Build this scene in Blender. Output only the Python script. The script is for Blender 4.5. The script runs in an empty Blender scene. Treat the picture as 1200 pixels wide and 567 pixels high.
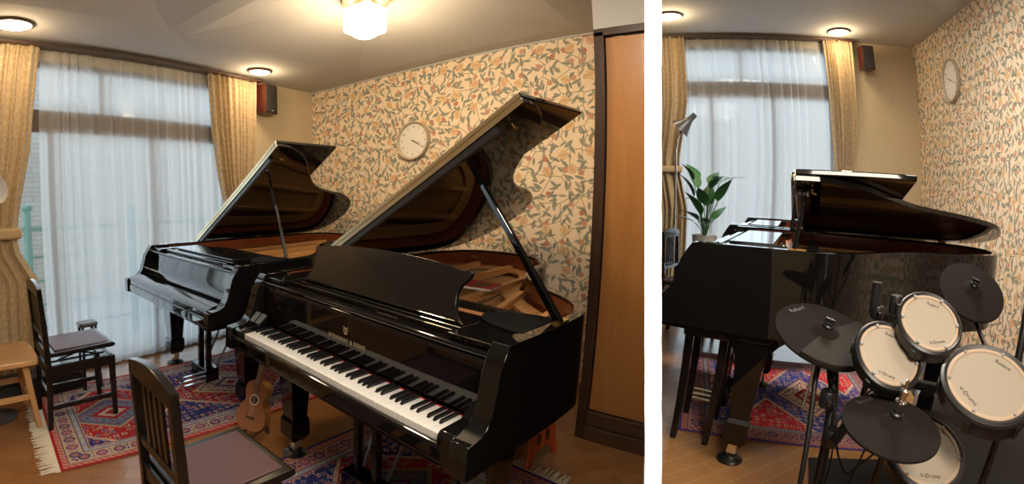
import bpy, bmesh, math, random
import numpy as np
from mathutils import Vector, Matrix, Quaternion
random.seed(7)
SC = bpy.context.scene
COL = SC.collection
PI = math.pi
R = math.radians

# ------------------------------------------------------------------ materials
def new_mat(name):
    m = bpy.data.materials.new(name); m.use_nodes = True
    nt = m.node_tree; b = nt.nodes['Principled BSDF']
    return m, nt, b
def N(nt, typ, **kw):
    n = nt.nodes.new(typ)
    for k, v in kw.items():
        if k.startswith('i_'):
            key = k[2:]
            key = int(key) if key.isdigit() else key.replace('_', ' ')
            n.inputs[key].default_value = v
        else:
            setattr(n, k, v)
    return n
def L(nt, a, b): nt.links.new(a, b)
def math_n(nt, op, a, b=None, c=None, clamp=False):
    n = nt.nodes.new('ShaderNodeMath'); n.operation = op; n.use_clamp = clamp
    for i, v in enumerate((a, b, c)):
        if v is None: continue
        if isinstance(v, (int, float)): n.inputs[i].default_value = v
        else: L(nt, v, n.inputs[i])
    return n.outputs[0]
def mixc(nt, fac, a, b):
    n = nt.nodes.new('ShaderNodeMix'); n.data_type = 'RGBA'
    if isinstance(fac, (int, float)): n.inputs[0].default_value = fac
    else: L(nt, fac, n.inputs[0])
    for i, v in ((6, a), (7, b)):
        if isinstance(v, tuple): n.inputs[i].default_value = v
        else: L(nt, v, n.inputs[i])
    return n.outputs[2]
def c4(c): return (c[0], c[1], c[2], 1.0)
def plain(name, col, rough=.5, metal=0., var=.06, scale=18., coat=0., spec=.5, bump=0.):
    m, nt, b = new_mat(name)
    tc = N(nt, 'ShaderNodeTexCoord'); no = N(nt, 'ShaderNodeTexNoise', i_Scale=scale, i_Detail=3.)
    L(nt, tc.outputs['Object'], no.inputs['Vector'])
    d = tuple(max(0, x * (1 - var)) for x in col); l = tuple(min(1, x * (1 + var)) for x in col)
    L(nt, mixc(nt, no.outputs['Fac'], c4(d), c4(l)), b.inputs['Base Color'])
    b.inputs['Roughness'].default_value = rough; b.inputs['Metallic'].default_value = metal
    b.inputs['Coat Weight'].default_value = coat; b.inputs['Coat Roughness'].default_value = .03
    b.inputs['Specular IOR Level'].default_value = spec
    if bump:
        bu = N(nt, 'ShaderNodeBump', i_Strength=bump, i_Distance=.002); L(nt, no.outputs['Fac'], bu.inputs['Height']); L(nt, bu.outputs[0], b.inputs['Normal'])
    return m
def emis(name, col, st):
    m, nt, b = new_mat(name); b.inputs['Base Color'].default_value = c4(col)
    b.inputs['Emission Color'].default_value = c4(col); b.inputs['Emission Strength'].default_value = st
    return m
def wood(name, c1, c2, scale=3., stretch=(1, 12, 1), rough=.35, coat=0., axis='Object'):
    m, nt, b = new_mat(name)
    tc = N(nt, 'ShaderNodeTexCoord'); mp = N(nt, 'ShaderNodeMapping'); mp.inputs['Scale'].default_value = stretch
    L(nt, tc.outputs[axis], mp.inputs[0])
    n1 = N(nt, 'ShaderNodeTexNoise', i_Scale=scale, i_Detail=6., i_Distortion=1.2); L(nt, mp.outputs[0], n1.inputs['Vector'])
    n2 = N(nt, 'ShaderNodeTexNoise', i_Scale=scale * 9, i_Detail=4.); L(nt, mp.outputs[0], n2.inputs['Vector'])
    f = math_n(nt, 'ADD', math_n(nt, 'MULTIPLY', n1.outputs['Fac'], .7), math_n(nt, 'MULTIPLY', n2.outputs['Fac'], .3))
    f = math_n(nt, 'MULTIPLY_ADD', f, 2.2, -.6, clamp=True)
    L(nt, mixc(nt, f, c4(c1), c4(c2)), b.inputs['Base Color'])
    b.inputs['Roughness'].default_value = rough; b.inputs['Coat Weight'].default_value = coat
    return m

BLACK = plain('piano_black', (.005, .0047, .0048), rough=.045, var=.1, coat=.0, spec=.5)
BLACK_SATIN = plain('satin_black', (.012, .012, .012), rough=.32, var=.2)
CHAIR_BLACK = plain('chair_black', (.0075, .006, .005), rough=.24, var=.3, spec=.45)
BLACK_METAL = plain('black_metal', (.012, .012, .013), rough=.35, var=.2)
RUBBER = plain('black_rubber', (.012, .010, .008), rough=.85, spec=.12, var=.12, scale=60, bump=.15)
SHELL = plain('drum_shell_black', (.014, .014, .016), rough=.38, var=.15)
MESHHEAD = plain('drum_mesh_head', (.38, .325, .255), rough=.7, var=.03, scale=300)
HOOP = plain('drum_hoop_beige', (.50, .37, .26), rough=.5, var=.03)
MAHOG = wood('mahogany_inner_rim', (.16, .035, .012), (.26, .065, .022), scale=2., stretch=(2, 2, 14), rough=.2, coat=.5)
GOLDPL = plain('iron_plate_gold', (.78, .42, .16), rough=.36, metal=.45, var=.08)
SPRUCE = wood('spruce_soundboard', (.42, .22, .08), (.55, .30, .11), scale=3., stretch=(1, 20, 1), rough=.4)
BRASS = plain('brass', (.85, .62, .28), rough=.25, metal=1., var=.05)
CHROME = plain('chrome', (.75, .75, .75), rough=.14, metal=1., var=.03)
STEEL = plain('steel_string', (.55, .48, .40), rough=.3, metal=1.)
IVORY = plain('ivory_white', (.83, .81, .78), rough=.16, var=.02, coat=.3)
EBONY = plain('ebony_key', (.012, .011, .012), rough=.22, var=.1)
REDFELT = plain('red_felt', (.55, .02, .02), rough=.9)
PURPLE = plain('purple_leather', (.085, .038, .050), rough=.45, var=.10, scale=40, bump=.25)
TRIM = wood('dark_trim_wood', (.035, .018, .011), (.075, .036, .022), scale=4., stretch=(6, 6, 1), rough=.4)
BASEB = wood('baseboard_wood', (.065, .036, .022), (.11, .062, .040), scale=4., stretch=(6, 1, 6), rough=.45)
DOORW = wood('closet_door_wood', (.40, .17, .045), (.53, .245, .075), scale=2.2, stretch=(3, 3, .35), rough=.36, coat=.15)
BEECH = wood('light_beech', (.50, .27, .105), (.62, .36, .16), scale=5., stretch=(2, 2, 2), rough=.38, coat=.2)
KOA = wood('koa_wood', (.22, .085, .042), (.42, .20, .11), scale=5., stretch=(14, 14, 1), rough=.3, coat=.3)
KOASIDE = wood('amber_side_wood', (.27, .10, .028), (.36, .15, .045), scale=5., stretch=(3, 3, 9), rough=.3, coat=.3)
CHERRY = wood('cherry_cabinet', (.055, .013, .008), (.09, .022, .012), scale=4., stretch=(2, 2, 9), rough=.3)
ORANGE = plain('orange_plastic', (.85, .19, .05), rough=.45, var=.04)
WHITEP = plain('white_paint', (.82, .82, .80), rough=.5, var=.01)
VELVET = plain('black_baize', (.004, .004, .004), rough=.9, spec=.15)
GREYP = plain('grey_plastic', (.32, .33, .34), rough=.4)
SPKGRILL = plain('speaker_grille', (.022, .018, .018), rough=.8, var=.3, scale=400)
CLOCKRIM = plain('clock_rim_taupe', (.48, .40, .29), rough=.4, var=.03)
CLOCKFACE = plain('clock_face', (.80, .76, .69), rough=.6, var=.01)
INK = plain('black_ink', (.02, .02, .02), rough=.6)
GREYINK = plain('grey_ink', (.12, .11, .10), rough=.6)
GOLDINK = plain('gold_lettering', (.62, .50, .30), rough=.35, metal=.6)
LAMPSH = plain('lamp_shade_cream', (.62, .60, .57), rough=.5)
DKGREY = plain('dark_grey_enamel', (.06, .065, .075), rough=.35)
LEAF = plain('leaf_green', (.045, .15, .05), rough=.4, var=.35, scale=9)
POTW = plain('white_pot', (.62, .62, .58), rough=.4)
SOIL = plain('soil', (.05, .03, .02), rough=.9)
MATM = plain('drum_mat_charcoal', (.018, .018, .019), rough=.95, var=.35, scale=220, bump=.4)
FRINGE = plain('cream_fringe', (.68, .63, .52), rough=.9, var=.12)
RAILM = plain('teal_railing', (.36, .62, .60), rough=.5)
CEIL = plain('ceiling_plaster', (.53, .52, .505), rough=.9, var=.02, scale=120, bump=.25)
CASE = plain('black_fabric_case', (.014, .013, .013), rough=.7, var=.3)

def lit(name, col, st): return emis(name, col, st)
PENDGL = lit('lit_milk_glass', (1., .80, .52), 9.)
DOWNGL = lit('lit_downlight', (1., .84, .60), 9.)

def beige_wallpaper():
    m, nt, b = new_mat('beige_wallpaper')
    tc = N(nt, 'ShaderNodeTexCoord'); no = N(nt, 'ShaderNodeTexNoise', i_Scale=130., i_Detail=2.)
    L(nt, tc.outputs['Object'], no.inputs['Vector'])
    f = math_n(nt, 'MULTIPLY_ADD', no.outputs['Fac'], 3., -1., clamp=True)
    L(nt, mixc(nt, f, (.50, .40, .25, 1), (.64, .53, .36, 1)), b.inputs['Base Color'])
    b.inputs['Roughness'].default_value = .85
    return m
BEIGE = beige_wallpaper()

def leaf_layer(nt, uv, scale, offs, a, bb, seed_rot, rnd=1.):
    """mask of one randomly turned ellipse per Voronoi cell + its random colour"""
    mp = N(nt, 'ShaderNodeMapping'); mp.inputs['Location'].default_value = offs; L(nt, uv, mp.inputs[0])
    vo = N(nt, 'ShaderNodeTexVoronoi', voronoi_dimensions='2D', i_Scale=scale, i_Randomness=rnd * .65); L(nt, mp.outputs[0], vo.inputs['Vector'])
    # Position output is in scaled space / scale
    sub = N(nt, 'ShaderNodeVectorMath', operation='SUBTRACT'); L(nt, mp.outputs[0], sub.inputs[0]); L(nt, vo.outputs['Position'], sub.inputs[1])
    sp = N(nt, 'ShaderNodeSeparateColor'); L(nt, vo.outputs['Color'], sp.inputs[0])
    ang = math_n(nt, 'MULTIPLY_ADD', sp.outputs[0], 6.283, seed_rot)
    rot = N(nt, 'ShaderNodeVectorRotate', rotation_type='Z_AXIS'); L(nt, sub.outputs[0], rot.inputs['Vector']); L(nt, ang, rot.inputs['Angle'])
    sx = N(nt, 'ShaderNodeSeparateXYZ'); L(nt, rot.outputs[0], sx.inputs[0])
    x = math_n(nt, 'DIVIDE', sx.outputs[0], a)
    # lens shape: |y| < b(1-x^2)
    x2 = math_n(nt, 'MULTIPLY', x, x)
    w = math_n(nt, 'MULTIPLY', math_n(nt, 'SUBTRACT', 1., x2), bb)
    y = math_n(nt, 'ABSOLUTE', sx.outputs[1])
    return math_n(nt, 'LESS_THAN', y, w), sp, x, y, w
def fruit_wallpaper():
    m, nt, b = new_mat('fruit_and_leaf_wallpaper')
    uv = N(nt, 'ShaderNodeUVMap').outputs[0]
    no = N(nt, 'ShaderNodeTexNoise', i_Scale=8., i_Detail=3.); L(nt, uv, no.inputs['Vector'])
    col = mixc(nt, no.outputs['Fac'], (.80, .65, .47, 1), (.88, .74, .56, 1))
    # thin stems : distance-to-edge of a warped voronoi
    ve = N(nt, 'ShaderNodeTexVoronoi', voronoi_dimensions='2D', feature='DISTANCE_TO_EDGE', i_Scale=7.); L(nt, uv, ve.inputs['Vector'])
    col = mixc(nt, math_n(nt, 'LESS_THAN', ve.outputs['Distance'], .018), col, (.30, .24, .15, 1))
    greens = [((.24, .245, .19, 1), (.32, .31, .24, 1)), ((.29, .285, .22, 1), (.42, .39, .28, 1)), ((.21, .22, .175, 1), (.33, .30, .23, 1))]
    for i, (sc, of, a, bb) in enumerate(((9., (3.1, 1.7, 0), .040, .0115), (10.5, (8.3, 5.2, 0), .034, .0105), (11.5, (1.3, 9.9, 0), .030, .0095), (8.5, (5.9, 7.7, 0), .042, .0115))):
        mk, sp, *_ = leaf_layer(nt, uv, sc, of, a, bb, i * 1.1)
        g = greens[i % 3]
        col = mixc(nt, mk, col, mixc(nt, sp.outputs[1], g[0], g[1]))
    # red blossoms
    mk, sp, x, y, w = leaf_layer(nt, uv, 8., (4.4, 2.2, 0), .022, .020, .3)
    keep = math_n(nt, 'MULTIPLY', mk, math_n(nt, 'GREATER_THAN', sp.outputs[2], .45))
    col = mixc(nt, keep, col, mixc(nt, sp.outputs[1], (.50, .20, .13, 1), (.62, .33, .22, 1)))
    # round fruits
    mk, sp, x, y, w = leaf_layer(nt, uv, 5.6, (7.7, 3.3, 0), .040, .034, .8, .8)
    fr = mixc(nt, sp.outputs[1], (.74, .55, .28, 1), (.72, .47, .28, 1))
    inner = math_n(nt, 'LESS_THAN', y, math_n(nt, 'MULTIPLY', w, .25))
    fr = mixc(nt, math_n(nt, 'MULTIPLY', inner, .5), fr, (.58, .28, .17, 1))
    keep = math_n(nt, 'MULTIPLY', mk, math_n(nt, 'GREATER_THAN', sp.outputs[2], .25))
    col = mixc(nt, keep, col, fr)
    L(nt, col, b.inputs['Base Color']); b.inputs['Roughness'].default_value = .8
    return m
FRUIT = fruit_wallpaper()

def parquet(name, rot, c1, c2, mort, sx=1.0):
    m, nt, b = new_mat(name)
    tc = N(nt, 'ShaderNodeTexCoord'); mp = N(nt, 'ShaderNodeMapping'); mp.inputs['Rotation'].default_value = (0, 0, rot)
    L(nt, tc.outputs['Object'], mp.inputs[0])
    br = N(nt, 'ShaderNodeTexBrick', i_Scale=1., i_Mortar_Size=.0016, i_Brick_Width=.42 * sx, i_Row_Height=.098 * sx, i_Mortar_Smooth=.3, i_Bias=0.)
    br.offset = .37; br.offset_frequency = 2
    br.inputs['Color1'].default_value = (0, 0, 0, 1); br.inputs['Color2'].default_value = (1, 1, 1, 1); br.inputs['Mortar'].default_value = (0, 0, 0, 1)
    L(nt, mp.outputs[0], br.inputs['Vector'])
    m2 = N(nt, 'ShaderNodeMapping'); m2.inputs['Scale'].default_value = (2, 26, 1); L(nt, mp.outputs[0], m2.inputs[0])
    n1 = N(nt, 'ShaderNodeTexNoise', i_Scale=2.2, i_Detail=6., i_Distortion=.8); L(nt, m2.outputs[0], n1.inputs['Vector'])
    bw = N(nt, 'ShaderNodeRGBToBW'); L(nt, br.outputs['Color'], bw.inputs[0])
    f = math_n(nt, 'ADD', math_n(nt, 'MULTIPLY', bw.outputs[0], .55), math_n(nt, 'MULTIPLY', n1.outputs['Fac'], .45), clamp=True)
    col = mixc(nt, f, c4(c1), c4(c2))
    col = mixc(nt, br.outputs['Fac'], col, c4(mort))
    L(nt, col, b.inputs['Base Color']); b.inputs['Roughness'].default_value = .28; b.inputs['Coat Weight'].default_value = .2
    b.inputs['Coat Roughness'].default_value = .15
    bu = N(nt, 'ShaderNodeBump', i_Strength=.25, i_Distance=.001); L(nt, math_n(nt, 'SUBTRACT', 1., br.outputs['Fac']), bu.inputs['Height']); L(nt, bu.outputs[0], b.inputs['Normal'])
    return m
FLOORM = parquet('oak_parquet', R(38), (.22, .095, .032), (.37, .175, .064), (.07, .03, .012))
FLOORM2 = parquet('oak_parquet_light', R(35), (.36, .17, .062), (.56, .29, .11), (.66, .47, .26))

def drape_mat():
    m, nt, b = new_mat('gold_damask_drape')
    uv = N(nt, 'ShaderNodeUVMap').outputs[0]
    col = (.44, .31, .165, 1)
    no = N(nt, 'ShaderNodeTexNoise', i_Scale=30., i_Detail=3.); L(nt, uv, no.inputs['Vector'])
    col = mixc(nt, no.outputs['Fac'], (.36, .25, .125, 1), (.50, .37, .20, 1))
    for sc, of, a, bb in ((17., (3.1, 1.7, 0), .026, .008), (21., (8.3, 5.2, 0), .022, .006)):
        mk, sp, *_ = leaf_layer(nt, uv, sc, of, a, bb, .4)
        col = mixc(nt, mk, col, (.53, .42, .26, 1))
    L(nt, col, b.inputs['Base Color']); b.inputs['Roughness'].default_value = .5; b.inputs['Sheen Weight'].default_value = .3
    return m
DRAPE = drape_mat()
def sheer_mat():
    m, nt, b = new_mat('white_sheer_voile')
    out = [n for n in nt.nodes if n.type == 'OUTPUT_MATERIAL'][0]
    tr = N(nt, 'ShaderNodeBsdfTransparent'); tr.inputs[0].default_value = (.93, .96, 1, 1)
    tl = N(nt, 'ShaderNodeBsdfTranslucent'); tl.inputs[0].default_value = (.80, .83, .87, 1)
    df = N(nt, 'ShaderNodeBsdfDiffuse'); df.inputs[0].default_value = (.72, .73, .75, 1)
    m1 = N(nt, 'ShaderNodeMixShader'); m1.inputs[0].default_value = .40; L(nt, tl.outputs[0], m1.inputs[1]); L(nt, df.outputs[0], m1.inputs[2])
    lw = N(nt, 'ShaderNodeLayerWeight', i_Blend=.35)
    f = math_n(nt, 'MULTIPLY_ADD', lw.outputs['Facing'], -.62, .50, clamp=True)
    m2 = N(nt, 'ShaderNodeMixShader'); L(nt, f, m2.inputs[0]); L(nt, m1.outputs[0], m2.inputs[1]); L(nt, tr.outputs[0], m2.inputs[2])
    L(nt, m2.outputs[0], out.inputs[0])
    return m
SHEER = sheer_mat()
def glass_mat():
    m, nt, b = new_mat('window_glass')
    out = [n for n in nt.nodes if n.type == 'OUTPUT_MATERIAL'][0]
    tr = N(nt, 'ShaderNodeBsdfTransparent'); tr.inputs[0].default_value = (.93, .97, .97, 1)
    gl = N(nt, 'ShaderNodeBsdfGlossy', i_Roughness=.02)
    fr = N(nt, 'ShaderNodeFresnel', i_IOR=1.35)
    mx = N(nt, 'ShaderNodeMixShader'); L(nt, fr.outputs[0], mx.inputs[0]); L(nt, tr.outputs[0], mx.inputs[1]); L(nt, gl.outputs[0], mx.inputs[2])
    L(nt, mx.outputs[0], out.inputs[0])
    return m
GLASS = glass_mat()
def tile_mat():
    m, nt, b = new_mat('outdoor_wall_tile')
    tc = N(nt, 'ShaderNodeTexCoord'); mp = N(nt, 'ShaderNodeMapping'); mp.inputs['Rotation'].default_value = (R(90), 0, 0)
    L(nt, tc.outputs['Object'], mp.inputs[0])
    br = N(nt, 'ShaderNodeTexBrick', i_Scale=1., i_Mortar_Size=.004, i_Brick_Width=.2, i_Row_Height=.06)
    br.inputs['Color1'].default_value = (.62, .57, .52, 1); br.inputs['Color2'].default_value = (.70, .66, .62, 1); br.inputs['Mortar'].default_value = (.45, .42, .40, 1)
    L(nt, mp.outputs[0], br.inputs['Vector']); L(nt, br.outputs['Color'], b.inputs['Base Color']); b.inputs['Roughness'].default_value = .8
    return m
TILE = tile_mat()
def attr_mat(name, rough=.95):
    m, nt, b = new_mat(name)
    at = N(nt, 'ShaderNodeAttribute'); at.attribute_name = 'pile'
    no = N(nt, 'ShaderNodeTexNoise', i_Scale=350.); tc = N(nt, 'ShaderNodeTexCoord'); L(nt, tc.outputs['Object'], no.inputs['Vector'])
    v = math_n(nt, 'MULTIPLY_ADD', no.outputs['Fac'], .5, .75)
    mx = N(nt, 'ShaderNodeVectorMath', operation='SCALE'); L(nt, at.outputs['Color'], mx.inputs[0]); L(nt, v, mx.inputs['Scale'])
    L(nt, mx.outputs[0], b.inputs['Base Color']); b.inputs['Roughness'].default_value = rough; b.inputs['Specular IOR Level'].default_value = .1
    return m
RUGM = attr_mat('woven_rug_pile')

# ------------------------------------------------------------------ mesh helpers
class MB:
    def __init__(s): s.bm = bmesh.new()
    def _add(s, vs, M=None):
        if M is not None: vs = [M @ Vector(v) for v in vs]
        return [s.bm.verts.new(v) for v in vs]
    def faces(s, vs, fs, M=None):
        v = s._add(vs, M)
        for f in fs:
            try: s.bm.faces.new([v[i] for i in f])
            except ValueError: pass
        return s
    def box(s, x0, x1, y0, y1, z0, z1, M=None):
        vs = [(x, y, z) for z in (z0, z1) for y in (y0, y1) for x in (x0, x1)]
        return s.faces(vs, [(0, 2, 3, 1), (4, 5, 7, 6), (0, 1, 5, 4), (2, 6, 7, 3), (0, 4, 6, 2), (1, 3, 7, 5)], M)
    def taper(s, c0, w0, d0, c1, w1, d1, M=None):
        """box between two rectangles (bottom c0, top c1)"""
        vs = []
        for c, w, d in ((c0, w0, d0), (c1, w1, d1)):
            for sy in (-1, 1):
                for sx in (-1, 1): vs.append((c[0] + sx * w / 2, c[1] + sy * d / 2, c[2]))
        return s.faces(vs, [(0, 2, 3, 1), (4, 5, 7, 6), (0, 1, 5, 4), (2, 6, 7, 3), (0, 4, 6, 2), (1, 3, 7, 5)], M)
    def prism(s, pts, a0, a1, plane='xy', M=None):
        n = len(pts)
        def P(p, h): return {'xy': (p[0], p[1], h), 'xz': (p[0], h, p[1]), 'yz': (h, p[0], p[1])}[plane]
        vs = [P(p, a0) for p in pts] + [P(p, a1) for p in pts]
        fs = [tuple(range(n))[::-1], tuple(range(n, 2 * n))] + [(i, (i + 1) % n, n + (i + 1) % n, n + i) for i in range(n)]
        return s.faces(vs, fs, M)
    def ring(s, outer, inner, z0, z1, closed=True, M=None):
        n = len(outer)
        vs = [(p[0], p[1], z0) for p in outer] + [(p[0], p[1], z1) for p in outer] + [(p[0], p[1], z0) for p in inner] + [(p[0], p[1], z1) for p in inner]
        fs = []
        for i in range(n if closed else n - 1):
            j = (i + 1) % n
            fs += [(i, j, n + j, n + i), (2 * n + j, 2 * n + i, 3 * n + i, 3 * n + j), (n + i, n + j, 3 * n + j, 3 * n + i), (j, i, 2 * n + i, 2 * n + j)]
        if not closed:
            for i in (0, n - 1): fs.append((i, n + i, 3 * n + i, 2 * n + i))
        return s.faces(vs, fs, M)
    def lathe(s, prof, seg=32, M=None, cap=True):
        vs = []; n = len(prof)
        for i in range(seg):
            a = 2 * PI * i / seg
            for r, z in prof: vs.append((r * math.cos(a), r * math.sin(a), z))
        fs = []
        for i in range(seg):
            j = (i + 1) % seg
            for k in range(n - 1): fs.append((i * n + k, j * n + k, j * n + k + 1, i * n + k + 1))
        if cap:
            if prof[0][0] > 1e-6: fs.append(tuple(i * n for i in range(seg))[::-1])
            if prof[-1][0] > 1e-6: fs.append(tuple(i * n + n - 1 for i in range(seg)))
        return s.faces(vs, fs, M)
    def tube(s, path, r, seg=10, M=None):
        path = [Vector(p) for p in path]; n = len(path); rs = r if isinstance(r, (list, tuple)) else [r] * n
        vs = []; up = None
        for i, p in enumerate(path):
            t = (path[min(i + 1, n - 1)] - path[max(i - 1, 0)]).normalized()
            if up is None:
                up = Vector((0, 0, 1)) if abs(t.z) < .9 else Vector((1, 0, 0))
            a = t.cross(up).normalized(); b_ = t.cross(a).normalized(); up = b_ if False else up
            for k in range(seg):
                g = 2 * PI * k / seg; vs.append(p + a * math.cos(g) * rs[i] + b_ * math.sin(g) * rs[i])
        fs = [(i * seg + k, i * seg + (k + 1) % seg, (i + 1) * seg + (k + 1) % seg, (i + 1) * seg + k) for i in range(n - 1) for k in range(seg)]
        fs += [tuple(range(seg))[::-1], tuple(range((n - 1) * seg, n * seg))]
        return s.faces(vs, fs, M)
    def build(s, name, mat, parent=None, smooth=False, bevel=0., loc=None, rot=None, seg=2):
        bmesh.ops.remove_doubles(s.bm, verts=s.bm.verts, dist=1e-6)
        bmesh.ops.recalc_face_normals(s.bm, faces=s.bm.faces)
        me = bpy.data.meshes.new(name); s.bm.to_mesh(me); s.bm.free()
        o = bpy.data.objects.new(name, me); COL.objects.link(o); me.materials.append(mat)
        if parent: o.parent = parent
        if loc: o.location = loc
        if rot: o.rotation_euler = rot
        if bevel:
            md = o.modifiers.new('bevel', 'BEVEL'); md.width = bevel; md.segments = seg; md.limit_method = 'ANGLE'; md.angle_limit = R(40)
        if smooth:
            for p in me.polygons: p.use_smooth = True
            try: me.set_sharp_from_angle(angle=R(38))
            except Exception: pass
        return o
def tag(o, label, cat, group=None):
    o['label'] = label; o['category'] = cat
    if group: o['group'] = group
    return o
def thing(name, label, cat, loc=(0, 0, 0), rz=0., group=None, quat=None):
    o = bpy.data.objects.new(name, None); COL.objects.link(o); o.location = loc; o.empty_display_size = .1
    if quat is not None: o.rotation_mode = 'QUATERNION'; o.rotation_quaternion = quat
    else: o.rotation_euler = (0, 0, rz)
    return tag(o, label, cat, group)
def struct(o): o['kind'] = 'structure'; return o
def copy_tree(o, parent=None):
    c = o.copy(); COL.objects.link(c); c.parent = parent
    for ch in list(o.children): copy_tree(ch, c)
    return c
def smoothpoly(pts, per=8, closed=False):
    P = [Vector(p) for p in pts]; n = len(P); out = []
    rng = range(n if closed else n - 1)
    for i in rng:
        p0 = P[(i - 1) % n] if (closed or i > 0) else P[0]; p1 = P[i]; p2 = P[(i + 1) % n]; p3 = P[(i + 2) % n] if (closed or i + 2 < n) else P[-1]
        for k in range(per):
            t = k / per
            out.append(.5 * ((2 * p1) + (-p0 + p2) * t + (2 * p0 - 5 * p1 + 4 * p2 - p3) * t * t + (-p0 + 3 * p1 - 3 * p2 + p3) * t ** 3))
    if not closed: out.append(P[-1])
    return [tuple(v) for v in out]
def inset(pts, d):
    """offset an open polyline to its right-hand/left-hand side by d"""
    out = []; n = len(pts)
    for i, p in enumerate(pts):
        a = Vector(pts[max(i - 1, 0)]); b = Vector(pts[min(i + 1, n - 1)]); t = (b - a).normalized()
        out.append((p[0] - t.y * d, p[1] + t.x * d))
    return out
def text_obj(name, body, size, mat, parent, M, extrude=.0004, align='CENTER', spacing=1.):
    cu = bpy.data.curves.new(name, 'FONT'); cu.body = body; cu.size = size; cu.extrude = extrude; cu.align_x = align; cu.align_y = 'CENTER'; cu.space_character = spacing
    cu.resolution_u = 3
    t = bpy.data.objects.new(name, cu); COL.objects.link(t)
    dg = bpy.context.evaluated_depsgraph_get(); me = bpy.data.meshes.new_from_object(t.evaluated_get(dg))
    bpy.data.objects.remove(t); bpy.data.curves.remove(cu)
    me.name = name; me.materials.clear(); me.materials.append(mat)
    o = bpy.data.objects.new(name, me); COL.objects.link(o); o.parent = parent; o.matrix_local = M
    return o
def axes(x, y, z, o):
    M = Matrix.Identity(4)
    for i, v in enumerate((x, y, z)):
        for k in range(3): M[k][i] = v[k]
    for k in range(3): M[k][3] = o[k]
    return M

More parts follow.
